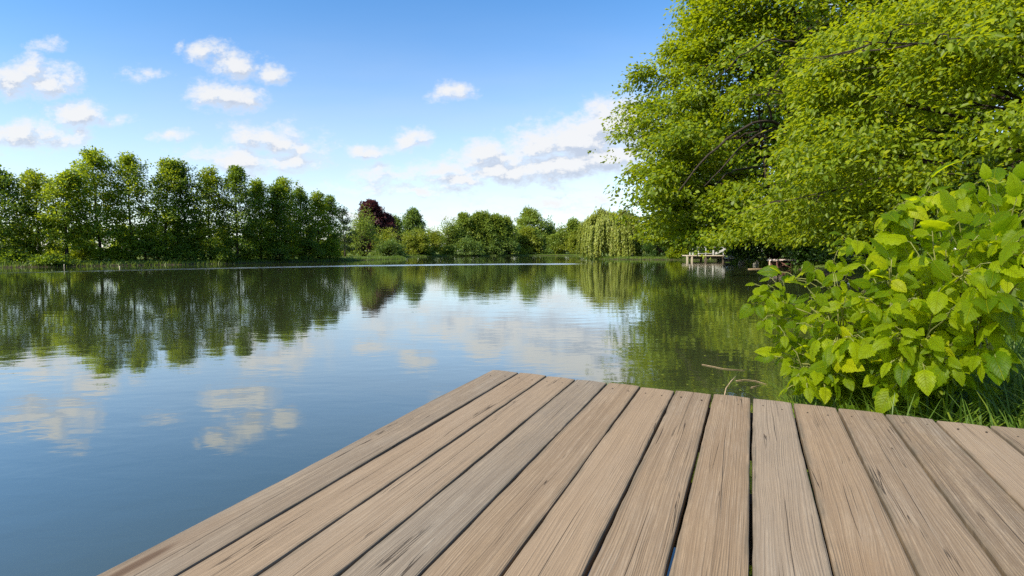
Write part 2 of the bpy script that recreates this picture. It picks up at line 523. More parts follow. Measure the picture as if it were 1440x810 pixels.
def ground_mat():
    m, nt, out = new_mat('ground')
    tc = N(nt, 'TexCoord')
    n1 = noise(nt, tc.outputs['Object'], .35, 5)
    n2 = noise(nt, tc.outputs['Object'], 6, 5)
    gcol = mixc(nt, mrange(nt, n1, .35, .65), (.075, .115, .018), (.15, .185, .035))
    gcol = mixc(nt, mrange(nt, n2, .35, .7, 0, .6), gcol, (.05, .075, .014))
    soil = mixc(nt, mrange(nt, n2, .3, .7), (.030, .024, .016), (.075, .060, .040))
    sep = N(nt, 'SeparateXYZ'); nt.links.new(tc.outputs['Object'], sep.inputs[0])
    hz = math_(nt, 'ADD', sep.outputs[2], math_(nt, 'MULTIPLY', math_(nt, 'SUBTRACT', n2, .5), .25))
    c = mixc(nt, mrange(nt, hz, .10, .30), soil, gcol)
    bs = N(nt, 'BsdfPrincipled'); bs.inputs['Roughness'].default_value = .95; bs.inputs['Specular IOR Level'].default_value = .1
    nt.links.new(c, bs.inputs['Base Color'])
    bp = N(nt, 'Bump'); bp.inputs['Strength'].default_value = .6; bp.inputs['Distance'].default_value = .08
    nt.links.new(n2, bp.inputs['Height']); nt.links.new(bp.outputs[0], bs.inputs['Normal'])
    nt.links.new(bs.outputs[0], out.inputs[0])
    return m


go_ = array_mesh('ground', gv, gq, ground_mat(), smooth=True)
tag(go_, kind='structure')


def water_mat():
    m, nt, out = new_mat('lake_water')
    tc = N(nt, 'TexCoord')
    P = tc.outputs['Object']
    sep = N(nt, 'SeparateXYZ'); nt.links.new(P, sep.inputs[0])
    X, Y = sep.outputs[0], sep.outputs[1]
    # a lane of wind-ruffled water that crosses the lake in front of the far bank
    q = math_(nt, 'SUBTRACT', Y, math_(nt, 'MULTIPLY_ADD', math_(nt, 'MULTIPLY', X, X), -.0121, math_(nt, 'MULTIPLY_ADD', X, .22, 62.0)))
    wob = math_(nt, 'MULTIPLY_ADD', noise(nt, vmath(nt, 'MULTIPLY', P, (.15, .02, 1)), 1.0, 2), 3.0, -1.5)
    band = mrange(nt, math_(nt, 'ABSOLUTE', math_(nt, 'ADD', q, wob)), .3, 4.6, 1, 0, True)
    band = math_(nt, 'MULTIPLY', band, mrange(nt, X, 6.0, 10.0, 1, 0, True))
    band = math_(nt, 'MULTIPLY', band, mrange(nt, X, -42.0, -15.0, .3, 1.0, True))
    band = math_(nt, 'MULTIPLY', band, mrange(nt, noise(nt, vmath(nt, 'MULTIPLY', P, (.5, .5, 1)), 1.0, 3), .30, .5, .55, 1))
    # ripples: long low swell, small wavelets, fine texture; calm and breezy patches
    patch = mrange(nt, noise(nt, P, .10, 2), .35, .65, .55, 1.25)
    h1 = noise(nt, vmath(nt, 'MULTIPLY', P, (.75, 1.5, 1)), 1.0, 2.0, .5, .3)
    h2 = noise(nt, vmath(nt, 'MULTIPLY', P, (2.6, 5.0, 1)), 1.0, 2.0, .5, .4)
    h3 = noise(nt, vmath(nt, 'MULTIPLY', P, (9, 15, 1)), 1.0, 2.0)
    h = math_(nt, 'ADD', math_(nt, 'MULTIPLY', h1, WAVE[0]), math_(nt, 'ADD', math_(nt, 'MULTIPLY', h2, WAVE[1]), math_(nt, 'MULTIPLY', h3, WAVE[2])))
    h = math_(nt, 'MULTIPLY', h, math_(nt, 'MULTIPLY', patch, math_(nt, 'MULTIPLY_ADD', band, 16.0, 1.0)))
    bp = N(nt, 'Bump'); bp.inputs['Strength'].default_value = 1.0; bp.inputs['Distance'].default_value = 1.0
    nt.links.new(h, bp.inputs['Height'])
    lw = N(nt, 'LayerWeight'); lw.inputs['Blend'].default_value = .5
    nt.links.new(bp.outputs[0], lw.inputs['Normal'])
    fres = math_(nt, 'MULTIPLY_ADD', math_(nt, 'POWER', lw.outputs['Facing'], 2.7), .88, .085)
    gl = N(nt, 'BsdfGlossy')
    gl.inputs['Color'].default_value = (.97, .98, .97, 1)
    nt.links.new(math_(nt, 'MULTIPLY_ADD', band, .30, .035), gl.inputs['Roughness'])
    nt.links.new(bp.outputs[0], gl.inputs['Normal'])
    df = N(nt, 'BsdfDiffuse')
    murk = mixc(nt, noise(nt, P, .2, 2), (.030, .040, .016), (.045, .052, .018))
    nt.links.new(murk, df.inputs['Color'])
    mx = N(nt, 'MixShader')
    nt.links.new(fres, mx.inputs[0]); nt.links.new(df.outputs[0], mx.inputs[1]); nt.links.new(gl.outputs[0], mx.inputs[2])
    nt.links.new(mx.outputs[0], out.inputs[0])
    return m


WAVE = (.0042, .0016, .00022)
wv_ = MB()
wv_.add([[-110, -60, 0], [70, -60, 0], [70, 215, 0], [-110, 215, 0]], [(0, 1, 2, 3)])
tag(wv_.build('lake_water', water_mat()), kind='structure')


# ------------------------------------------------------------------ the wooden deck
PITCHW = .2243 * DH


def deck_mat():
    m, nt, out = new_mat('weathered_decking')
    tc = N(nt, 'TexCoord')
    at_ = N(nt, 'Attribute'); at_.attribute_name = 'pid'
    pid = at_.outputs['Fac']
    cmb = N(nt, 'CombineXYZ')
    nt.links.new(math_(nt, 'MULTIPLY', pid, 7.31), cmb.inputs[0]); nt.links.new(math_(nt, 'MULTIPLY', pid, 13.7), cmb.inputs[1])
    nt.links.new(math_(nt, 'MULTIPLY', pid, 3.1), cmb.inputs[2])
    P = vmath(nt, 'ADD', tc.outputs['Object'], cmb.outputs[0])
    # knots pull the grain aside
    vo = N(nt, 'TexVoronoi'); vo.inputs['Scale'].default_value = 1.0
    nt.links.new(vmath(nt, 'MULTIPLY', P, (4.0, .62, 0)), vo.inputs['Vector'])
    kd = vo.outputs['Distance']
    knot = mrange(nt, kd, .05, .10, 1, 0, True)
    kring = mrange(nt, kd, .05, .32, 1, 0, True)
    w1 = noise(nt, vmath(nt, 'MULTIPLY', P, (3, .9, 1)), 1.0, 2)
    shift = N(nt, 'CombineXYZ')
    nt.links.new(math_(nt, 'ADD', math_(nt, 'MULTIPLY', kring, .030), math_(nt, 'MULTIPLY', w1, .05)), shift.inputs[0])
    Q = vmath(nt, 'ADD', P, shift.outputs[0])
    ridge = noise(nt, vmath(nt, 'MULTIPLY', Q, (160, 1.3, 1)), 1.0, 2.0, .5)
    # growth-ring ridges that weathering leaves standing
    wsx = N(nt, 'SeparateXYZ'); nt.links.new(Q, wsx.inputs[0])
    wd_ = noise(nt, vmath(nt, 'MULTIPLY', Q, (9, .7, 1)), 1.0, 2.0)
    wave = math_(nt, 'SINE', math_(nt, 'MULTIPLY', math_(nt, 'ADD', wsx.outputs[0], math_(nt, 'MULTIPLY', wd_, .06)), 900.0))
    wmod = noise(nt, vmath(nt, 'MULTIPLY', P, (14, 2.5, 1)), 1.0, 2.0)
    wave = math_(nt, 'MULTIPLY', wave, mrange(nt, wmod, .38, .60))
    fine = noise(nt, vmath(nt, 'MULTIPLY', Q, (420, 13, 1)), 1.0, 4.0, .78)
    band = noise(nt, vmath(nt, 'MULTIPLY', Q, (26, .5, 1)), 1.0, 3.0, .6)
    stain = noise(nt, vmath(nt, 'MULTIPLY', P, (4.5, 1.6, 1)), 1.0, 4.0, .6)
    blot = noise(nt, vmath(nt, 'MULTIPLY', P, (9, 5, 1)), 1.0, 5.0, .65)
    speck = noise(nt, vmath(nt, 'MULTIPLY', P, (70, 28, 1)), 1.0, 3.0, .6)
    crk = noise(nt, vmath(nt, 'MULTIPLY', Q, (17, .40, 1)), 1.0, 3.0, .6)
    crm = noise(nt, vmath(nt, 'MULTIPLY', P, (11, 1.4, 1)), 1.0, 2.0)
    crack = math_(nt, 'MULTIPLY', mrange(nt, math_(nt, 'ABSOLUTE', math_(nt, 'SUBTRACT', crk, .5)), .0018, .0055, 1, 0), mrange(nt, crm, .53, .60))
    ck2 = noise(nt, vmath(nt, 'MULTIPLY', Q, (120, 3.0, 1)), 1.0, 2.0, .5)
    # one long drying split wanders down the middle of most boards
    pu = N(nt, 'Attribute'); pu.attribute_name = 'pu'
    sy = N(nt, 'SeparateXYZ'); nt.links.new(P, sy.inputs[0])
    ln = N(nt, 'CombineXYZ'); nt.links.new(sy.outputs[1], ln.inputs[1]); nt.links.new(math_(nt, 'MULTIPLY', pid, 5.7), ln.inputs[0])
    wan = noise(nt, ln.outputs[0], .55, 2.5, .45)
    gate = noise(nt, vmath(nt, 'ADD', ln.outputs[0], (40, 0, 0)), 1.3, 1)
    dl = math_(nt, 'ABSOLUTE', math_(nt, 'SUBTRACT', pu.outputs['Fac'], math_(nt, 'MULTIPLY_ADD', wan, .42, .27)))
    split = math_(nt, 'MULTIPLY', mrange(nt, dl, .002, .0075, .8, 0), mrange(nt, gate, .49, .58))
    crack = math_(nt, 'MAXIMUM', crack, split)
    crack2 = math_(nt, 'MULTIPLY', mrange(nt, ck2, .25, .17, 0, .12), mrange(nt, stain, .45, .6))
    crack = math_(nt, 'MAXIMUM', crack, math_(nt, 'MULTIPLY', crack2, .8))
    c = mixc(nt, mrange(nt, band, .3, .7), (.215, .155, .092), (.325, .245, .160))
    c = mixc(nt, mrange(nt, stain, .40, .64, 0, .9), c, (.285, .25, .20))
    c = mixc(nt, mrange(nt, blot, .50, .72, 0, .75), c, (.20, .165, .125))
    c = mixc(nt, mrange(nt, blot, .46, .30, 0, .55), c, (.39, .31, .21))
    c = mixc(nt, mrange(nt, ridge, .60, .40, 0, .80), c, (.105, .072, .044))
    c = mixc(nt, mrange(nt, wave, .1, -.9, 0, .50), c, (.10, .068, .042))
    c = mixc(nt, mrange(nt, fine, .56, .40, 0, .72), c, (.125, .09, .058))
    c = mixc(nt, mrange(nt, fine, .56, .74, 0, .45), c, (.46, .38, .27))
    c = mixc(nt, mrange(nt, speck, .66, .74, 0, .5), c, (.13, .10, .08))
    tint = N(nt, 'TexWhiteNoise'); tint.noise_dimensions = '1D'; nt.links.new(pid, tint.inputs['W'])
    tsep = N(nt, 'SeparateColor'); nt.links.new(tint.outputs['Color'], tsep.inputs[0])
    c = mixc(nt, math_(nt, 'MULTIPLY', tsep.outputs[0], .55), c, (.34, .225, .125), 'MIX')
    c = mixc(nt, math_(nt, 'MULTIPLY', tsep.outputs[1], .48), c, (.30, .27, .225), 'MIX')
    c = mixc(nt, math_(nt, 'MULTIPLY', kring, .28), c, (.20, .125, .07))
    c = mixc(nt, math_(nt, 'MULTIPLY', knot, .75), c, (.085, .05, .03))
    c = mixc(nt, math_(nt, 'MULTIPLY', crack, .85), c, (.030, .020, .013))
    c = mixc(nt, 1.0, c, (.91, .88, .835), 'MULTIPLY')
    edge = math_(nt, 'MULTIPLY', mrange(nt, math_(nt, 'ABSOLUTE', math_(nt, 'SUBTRACT', pu.outputs['Fac'], .5)), .39, .50, 0, 1, True), mrange(nt, blot, .40, .62, .15, .75))
    c = mixc(nt, edge, c, (.115, .095, .065))
    bs = N(nt, 'BsdfPrincipled'); bs.inputs['Roughness'].default_value = .82; bs.inputs['Specular IOR Level'].default_value = .22
    nt.links.new(c, bs.inputs['Base Color'])
    h = math_(nt, 'ADD', math_(nt, 'MULTIPLY', ridge, .0042), math_(nt, 'MULTIPLY', fine, .0010))
    h = math_(nt, 'ADD', h, math_(nt, 'MULTIPLY', wave, .0005))
    h = math_(nt, 'SUBTRACT', h, math_(nt, 'MULTIPLY', crack, .004))
    h = math_(nt, 'ADD', h, math_(nt, 'MULTIPLY', band, .003))
    bp = N(nt, 'Bump'); bp.inputs['Strength'].default_value = .9; bp.inputs['Distance'].default_value = 1.0
    nt.links.new(h, bp.inputs['Height']); nt.links.new(bp.outputs[0], bs.inputs['Normal'])
    nt.links.new(bs.outputs[0], out.inputs[0])
    return m


def build_deck():
    deck = thing('wooden_deck', 'weathered brown plank deck jutting into the lake in the foreground', 'deck')
    R = Matrix(((d2[0], d1[0], nrm[0]), (d2[1], d1[1], nrm[1]), (d2[2], d1[2], nrm[2])))
    deck.matrix_world = Matrix.Translation(Vector(deck_o)) @ R.to_4x4()
    rng = np.random.default_rng(5)
    V = []; Q = []; PID = []; PU = []; nv = 0
    NP = 20; L = 6.4; TH = .036
    ys = np.concatenate([[0, -.006], np.linspace(-.06, -4.2, 60), np.linspace(-4.5, -L, 6)])
    for k in range(NP):
        gap = .0095 + rng.uniform(-.0015, .003)
        if k == 8: gap += .003
        xl = k * PITCHW + gap / 2; xr = (k + 1) * PITCHW - gap / 2
        if k == 0: xl = 0.0
        y_off = rng.uniform(-.011, .009)
        b = .0055
        prof = [(0, -TH), (0, -b), (b * .3, -b * .3), (b, 0), (.25, .0015), (.5, .0022), (.75, .0015), (1.0, 0), (1.01, -b * .3), (1.02, -b), (1.02, -TH)]
        w = xr - xl
        ph = rng.uniform(0, 9, 3); zoff = rng.uniform(-.0015, .0015)
        ring = len(prof)
        for j, y in enumerate(ys):
            el = .0020 * math.sin(y * 2.1 + ph[0]) + .0014 * math.sin(y * 5.3 + ph[1]) + .0009 * rng.normal() + (.004 * math.sin(y * 3.1 + 1) if k == 0 else 0)
            er = .0016 * math.sin(y * 1.8 + ph[2]) + .0012 * math.sin(y * 4.7 + ph[0]) + .0005 * rng.normal()
            ends = -.005 if j == 0 else 0.0
            for i, (px, pz) in enumerate(prof):
                if i < 3: x = xl + el + px
                elif i == 3: x = xl + el + b
                elif i < 7: x = xl + px * w
                elif i == 7: x = xr + er - b
                elif i == 8: x = xr + er - b * .3
                else: x = xr + er
                z = pz + zoff + (ends if pz > -TH * .9 else 0) + .0012 * math.sin(y * 1.3 + ph[1])
                V.append((x, y + y_off + .0016 * math.sin(px * 9 + ph[0]), z)); PID.append(k + 1); PU.append((x - xl) / w)
        for j in range(len(ys) - 1):
            for i in range(ring - 1):
                a = nv + j * ring + i
                Q.append((a, a + ring, a + ring + 1, a + 1))
            a = nv + j * ring
            Q.append((a + ring - 1, a + 2 * ring - 1, a + ring, a))
        Q.append(tuple(nv + i for i in range(ring)))
        e = nv + (len(ys) - 1) * ring
        Q.append(tuple(e + i for i in range(ring - 1, -1, -1)))
        nv += ring * len(ys)
    me = bpy.data.meshes.new('decking')
    me.from_pydata(V, [], [q[::-1] for q in Q])
    me.materials.append(deck_mat())
    a = me.attributes.new('pid', 'FLOAT', 'POINT')
    a.data.foreach_set('value', np.array(PID, np.float32))
    a = me.attributes.new('pu', 'FLOAT', 'POINT')
    a.data.foreach_set('value', np.array(PU, np.float32))
    me.update()
    o = bpy.data.objects.new('decking', me); COL.objects.link(o); o.parent = deck
    W = NP * PITCHW
    for y in (-.16, -1.1, -2.05, -3.0, -4.4, -6.0):
        b = MB(); b.box((W / 2, y, -TH - .122), (W - .06, .07, .24), bev=.006)
        b.build('joist', M['old_wood'], deck)
    for (x, y) in ((.25, -.30), (2.1, -.30), (3.9, -.30), (.25, -3.0), (2.1, -3.0), (.25, -5.8), (2.1, -5.8)):
        b = MB(); b.tube([(x, y, -1.9), (x, y, -.15)], [.075, .07], 10)
        b.build('post', M['old_wood'], deck, smooth=True)
    # dark nail heads in pairs near the front end of each board, over the first joist
    nb = MB()
    ang = np.arange(8) * math.pi / 4; r = .0042
    nb.add([(r * math.cos(t), r * math.sin(t), .0038) for t in ang] + [(r * math.cos(t), r * math.sin(t), -.004) for t in ang],
           [tuple(range(8))] + [(i, i + 8, (i + 1) % 8 + 8, (i + 1) % 8) for i in range(8)])
    nail = nb.build('nail', M['nail'], deck)
    for k in range(NP):
        for fx in (.27, .73):
            c = nail if (k == 0 and fx < .5) else nail.copy()
            if c is not nail: COL.objects.link(c); c.parent = deck
            c.location = ((k + fx + rng.uniform(-.05, .05)) * PITCHW, -.13 + rng.uniform(-.02, .02), 0)
    return deck


build_deck()


# ------------------------------------------------------------------ trees
def path(p0, d0, L, n, rng, bend=(0, 0, 0), wob=.12):
    p = np.array(p0, float); d = unit(np.array(d0, float))
    pts = [p.copy()]
    bend = np.array(bend, float)
    for _ in range(n):
        p = p + d * (L / n); pts.append(p.copy())
        d = unit(d + bend / n + rng.normal(0, wob, 3))
    return np.array(pts)


def lerp_path(P, t):
    x = t * (len(P) - 1); i = min(int(x), len(P) - 2); f = x - i
    return P[i] * (1 - f) + P[i + 1] * f, unit(P[i + 1] - P[i])


def grow(rng, H, R, cb=.2, nl=24, rise=(5, 60), prof=None, tr=.16, sub=5, subsub=0, lean=(0, 0), bend=.25, subL=.45, twob=.03, squash=(1, 1), limb_r=.35):
    """trunk, limbs, side branches -> tubes and clump anchors (position, outward direction)"""
    tubes = []; cl = []
    T = path((0, 0, -.3), (lean[0], lean[1], 1), H * .97 + .3, 10, rng, (-lean[0] * .6, -lean[1] * .6, 0), twob)
    tubes.append((T, tr * (1 - np.linspace(0, 1, 11) * .88) * np.array([1.35] + [1.0] * 10)))
    prof = prof or (lambda t: math.sin(math.pi * min(1, (t * .85 + .15))) ** .6)
    for i in range(nl):
        t = (i + rng.uniform(.1, .9)) / nl
        s = cb + (1 - cb) * t
        p0, td = lerp_path(T, min(s, .985))
        az = i * 2.39996 + rng.uniform(-.5, .5)
        el = math.radians(rise[0] + (rise[1] - rise[0]) * t + rng.uniform(-9, 9))
        L = R * prof(t) * rng.uniform(.72, 1.18)
        d = np.array([math.cos(az) * math.cos(el) * squash[0], math.sin(az) * math.cos(el) * squash[1], math.sin(el)])
        P = path(p0, d, L, 6, rng, (0, 0, bend), .10)
        r0 = max(.012, tr * limb_r * (1 - .75 * s) * min(1.2, L / R + .3))
        tubes.append((P, r0 * (1 - np.linspace(0, 1, 7) * .9)))
        for q in (.55, .8, 1.0):
            pp, dd = lerp_path(P, q); cl.append((pp, dd))
        for j in range(sub):
            q = .22 + .74 * (j + rng.uniform(0, 1)) / sub
            pp, dd = lerp_path(P, q)
            sgn = 1 if j % 2 else -1
            lat = unit(np.cross(dd, UP) * sgn)
            sd_ = unit(dd * .75 + lat * rng.uniform(.5, 1.1) + UP * rng.uniform(-.25, .3))
            SL = L * subL * (1.15 - q * .75)
            S = path(pp, sd_, SL, 4, rng, (0, 0, bend * .5), .14)
            tubes.append((S, r0 * .42 * (1 - np.linspace(0, 1, 5) * .88)))
            if subsub == 0:
                for q2 in (.45, 1.0):
                    p3, d3 = lerp_path(S, q2); cl.append((p3, d3))
            else:
                for k in range(subsub):
                    q2 = .25 + .75 * (k + rng.uniform(0, 1)) / subsub
                    p3, d3 = lerp_path(S, q2)
                    lat3 = unit(np.cross(d3, UP) * (1 if k % 2 else -1))
                    s3 = unit(d3 + lat3 * rng.uniform(.4, 1.0) + UP * rng.uniform(-.3, .2))
                    E3 = p3 + s3 * SL * .32
                    tubes.append((np.array([p3, (p3 + E3) / 2 + rng.normal(0, .02, 3), E3]), r0 * .16 * np.array([1, .7, .3])))
                    cl.append((E3, s3)); cl.append(((p3 + E3) / 2, s3))
    p, d = lerp_path(T, 1.0); cl.append((p, d)); p, d = lerp_path(T, .93); cl.append((p, d))
    return tubes, cl


def leaves_from_clumps(rng, cl, per, size, L, W, center, flat=.55, up=.65, outw=.6, rand=.55, T=None, drop=.25):
    P = np.array([c[0] for c in cl]); D = np.array([c[1] for c in cl])
    n = len(P)
    cs = rng.uniform(.65, 1.35, n)
    cnt = np.maximum(2, (per * cs ** 1.5 * rng.uniform(.7, 1.3, n))).astype(int)
    idx = np.repeat(np.arange(n), cnt)
    m = len(idx)
    off = rng.normal(0, 1, (m, 3)) * np.array([1, 1, flat])
    rr = np.linalg.norm(off, axis=1, keepdims=True)
    off = off / np.maximum(rr, .2) * np.minimum(rr, 1.7)
    pos = P[idx] + off * (size * cs[idx])[:, None]
    pos[:, 2] -= (np.linalg.norm(off[:, :2], axis=1) ** 2) * size * .10
    o = unit(pos - np.array(center))
    oc = unit(off + 1e-6)
    nr = unit(UP * up + o * outw + oc * .35 + rng.normal(0, rand, (m, 3)))
    ax = D[idx] * .6 + oc * .7 + rng.normal(0, .5, (m, 3)) - UP * drop
    ln = L * rng.uniform(.65, 1.3, m)
    return place_leaves(T or tmpl_diamond(), pos, ax, nr, ln, ln * W)


def tubes_mesh(tubes, name, mat, parent, ns=6, minr=0.0):
    b = MB()
    for P, r in tubes:
        if r[0] < minr: continue
        b.tube(P, r, ns if r[0] > .03 else 4, cap=True)
    return b.build(name, mat, parent, smooth=True)


def boughs(rng, H, R, nb, m, bs, env, t0=.05, t1=1.0, face=0.0, drape=.5, wob=.13, tpow=1.0, deep=.62):
    """leafy boughs over an uneven crown envelope: each a drooping cap of clumps -> clump anchors"""
    cl = []
    ph = rng.uniform(0, 6.28, 6)
    for i in range(nb):
        t = t0 + (t1 - t0) * ((i + rng.uniform(0, 1)) / nb) ** tpow
        az = i * 2.39996 + rng.uniform(-.6, .6)
        if face and rng.uniform() < face: az = math.radians(rng.uniform(120, 315))
        lump = 1 + wob * (math.sin(3 * az + 7 * t + ph[0]) + .7 * math.sin(5 * az - 11 * t + ph[1]) + .5 * math.sin(17 * t + ph[2]))
        r = R * env(t) * lump * rng.uniform(deep, 1.02) ** .6
        c = np.array([r * math.cos(az), r * math.sin(az), H * t])
        o = np.array([math.cos(az), math.sin(az), 0])
        s_ = np.array([-o[1], o[0], 0])
        k = bs * rng.uniform(.6, 1.4)
        for j in range(m):
            a, b = rng.normal(0, .55), rng.normal(0, .6)
            p = c + o * a * k + s_ * b * k + UP * (rng.normal(0, .16) - drape * (max(a, -.3) * .75 + .35 * (a * a + b * b))) * k
            cl.append((p, unit(o * (1 + a * .3) + s_ * b * .6 - UP * (.15 + .3 * max(0, a)))))
    return cl


def plant(name, label, cat, group, x, y, H, R, seed, leaf, bark='bark', per=26, size=.42, L=.22, W=.62, T=None, minr=0.0, cz=.5, z=None, leafopts=None, bough=None, zmin=0.0, limbs=None, thin=1.0, **kw):
    rng = np.random.default_rng(seed)
    z0 = (max(gz(x, y), -.1) if z is None else z)
    o = thing(name, label, cat, (x, y, z0), group)
    tubes, cl = grow(rng, H - z0, R, **kw)
    if thin < 1: cl = [c for c in cl if rng.uniform() < thin]
    if bough: cl = cl + boughs(rng, H - z0, R, **bough)
    if limbs:  # bare dark limbs that run through openings of the crown
        C3 = np.array([c[0] for c in cl]) + np.array([x, y, z0])
        w = C3 - np.array([0, 0, CAM_H])
        dep = w[:, 1] * CP - w[:, 2] * SP
        qx = 720 + F * w[:, 0] / dep; qy = 405 - F * (w[:, 1] * SP + w[:, 2] * CP) / dep
        keep = np.ones(len(cl), bool)
        for pts, rad, op in limbs:
            A = np.array([at(*p) for p in pts]) - np.array([x, y, z0])
            t_ = np.linspace(0, 1, 16); k_ = np.linspace(0, 1, len(A))
            P = np.stack([np.interp(t_, k_, A[:, d]) for d in range(3)], 1)
            P[1:-1] = (P[:-2] + P[1:-1] * 2 + P[2:]) / 4 + rng.normal(0, .05, (14, 3))
            tubes.append((P, np.linspace(rad, rad * .3, 16)))
            X2 = np.array([p[0] for p in pts]); Y2 = np.array([p[1] for p in pts]); D2 = np.array([p[2] for p in pts])
            for f_ in np.linspace(0, 1, 24):
                xx, yy, dd = np.interp(f_, k_, X2), np.interp(f_, k_, Y2), np.interp(f_, k_, D2)
                keep &= ~((np.hypot(qx - xx, (qy - yy) * 1.2) < op * 2.3) & (dep < dd + .8) & (rng.uniform(0, 1, len(cl)) < .45))
        cl = [c for c, k in zip(cl, keep) if k]
    if zmin:  # the crown ends in an uneven skirt above the water
        cl = [c for c in cl if c[0][2] > zmin + .5 * math.sin(c[0][0] * 1.1) * math.sin(c[0][1] * .9 + 1) + rng.normal(0, .25)]
        tubes = [t for t in tubes if t[0][-1][2] > zmin or t[0][0][2] < 0]
    tubes_mesh(tubes, 'trunk' if cat == 'tree' else 'stem', M[bark], o, minr=minr)
    v, q, uv = leaves_from_clumps(rng, cl, per, size, L, W, (0, 0, (H - z0) * cz), T=T, **(leafopts or {}))
    v[:, 2] = np.maximum(v[:, 2], .03)
    array_mesh('crown' if cat == 'tree' else 'foliage', v, q, M[leaf], o)
    return o


def shrub_dome(name, label, cat, group, x, y, H, R, seed, leaf, n=110, per=34, size=.3, L=.2, W=.6, depth=None, z=None, T=None, bark='bark_dark'):
    """a bush that is leafy down to the ground: stems fanning from the base, clumps over an uneven dome"""
    rng = np.random.default_rng(seed)
    z0 = max(gz(x, y), -.15) if z is None else z
    o = thing(name, label, cat, (x, y, z0), group)
    tubes = []; cl = []
    hh = H - z0
    lob = rng.uniform(0, 6.28, 4); la = rng.uniform(.08, .22, 4)
    for i in range(n):
        az = rng.uniform(0, 2 * math.pi); k = rng.uniform(0, 1) ** .75
        el = math.radians(88 * k ** 1.0 - 4)
        m = 1 + sum(la[j] * math.sin((j + 2) * az + lob[j]) for j in range(4)) * (1 - k * .5) + rng.uniform(-.16, .12)
        rad = rng.uniform(.55, 1.0) ** .5
        tip = np.array([R * m * math.cos(el) * math.cos(az), (depth or R) * m * math.cos(el) * math.sin(az), .08 * hh + .92 * hh * m * math.sin(el)]) * np.array([rad, rad, rad])
        tip[2] = max(tip[2], .1)
        base = np.array([tip[0] * .12, tip[1] * .12, -.1])
        midp = base * .45 + tip * .55 + np.array([0, 0, .12 * hh])
        if i % 3 == 0: tubes.append((np.array([base, midp, tip]), np.array([.035, .022, .006]) * max(.5, hh / 3)))
        cl.append((tip, unit(tip - base)))
        if rad > .8: cl.append((tip * .82, unit(tip - base)))
    tubes_mesh(tubes, 'trunk' if cat == 'tree' else 'stem', M[bark], o, ns=5)
    v, q, uv = leaves_from_clumps(rng, cl, per, size, L, W, (0, 0, hh * .35), T=T)
    v[:, 2] = np.maximum(v[:, 2], .02)
    array_mesh('crown' if cat == 'tree' else 'foliage', v, q, M[leaf], o)
    return o


def px_place(px, Y):
    p = at(px, YH, Y); return p[0], Y


def top_h(py, Y): return CAM_H + (YH - py) / F * Y * 1.0


def colprof(t):  # slim upright crown
    return (.62 + .5 * math.sin(math.pi * min(1, t * 1.05 + .08))) * (1 - .55 * max(0, t - .72) / .28)


def rowenv(t):
    return (.55 + .42 * math.sin(math.pi * min(1, t * 1.1 + .12))) * (1 - .5 * max(0, t - .75) / .25)


def rowenv_b(t):
    return .34 + .60 * max(0, math.sin(math.pi * (t * .95 + .02))) ** .8


def rowenv_c(t):
    return (.80 - .30 * t) * (1 - .5 * max(0, t - .85) / .15)


def bigenv(t):
    return float(np.interp(t, [0, .07, .14, .25, .4, .5, .62, .77, .9, 1], [.70, .82, .93, 1, .93, .86, .76, .64, .45, .15]))


GL = 'tall trees along the left bank'
# (px, top row, half width px, Y, leaf, seed, label, options)
ROW = [
    (-2, 241, 36, 52, 'lf_row_dark', 11, 'dark green tree cut off by the left edge, leftmost of the left bank', dict(cb=.10, nl=32)),
    (58, 246, 30, 55.5, 'lf_row_yellow', 12, 'leaning yellow-green tree with a forked dark trunk beside a sky gap at the left', dict(cb=.24, lean=(-.10, 0), nl=26)),
    (94, 244, 25, 55, 'lf_row', 13, 'slim green tree left of the tallest tree, bare dark trunk below', dict(cb=.25, nl=26)),
    (141, 214, 32, 58, 'lf_row', 14, 'tallest tree of the left bank, bare branches on its upper left side', dict(cb=.22, nl=34)),
    (188, 222, 27, 60, 'lf_row', 15, 'broad topped tall tree just right of the tallest one on the left bank', dict(cb=.14, nl=34)),
    (233, 226, 24, 62, 'lf_row', 16, 'dense tall tree in the middle of the left row, leafy down to the water', dict(cb=.06, nl=34)),
    (264, 230, 20, 64, 'lf_row_dark', 17, 'narrow dark tree with wispy top, directly behind a dense tall tree', dict(cb=.15, nl=30)),
    (296, 241, 24, 66, 'lf_row_yellow', 18, 'yellow-green tree with two thin spiky tops in the left row', dict(cb=.14, nl=30)),
    (334, 237, 25, 67, 'lf_row_dark', 19, 'dark round-topped tree standing above its neighbours in the left row', dict(cb=.18, nl=36)),
    (367, 256, 17, 70, 'lf_row', 20, 'thin tree right of the dark round-topped tree', dict(cb=.15, nl=28)),
    (388, 260, 16, 72, 'lf_row_dark', 21, 'lower dark tree squeezed between two taller slim trees', dict(cb=.10, nl=28)),
    (403, 252, 18, 74, 'lf_row', 22, 'slim peaked tree rising over the right half of the left row', dict(cb=.10, nl=30)),
    (424, 267, 18, 77, 'lf_row_dark', 23, 'dark full tree leafy to the ground near the right end of the left row', dict(cb=.05, nl=30)),
    (447, 272, 15, 80, 'lf_row', 24, 'green tree with open feathery top near the end of the left row', dict(cb=.12, nl=26)),
    (463, 277, 14, 83, 'lf_row_dark', 25, 'last tall tree at the right end of the left row', dict(cb=.05, nl=26)),
]
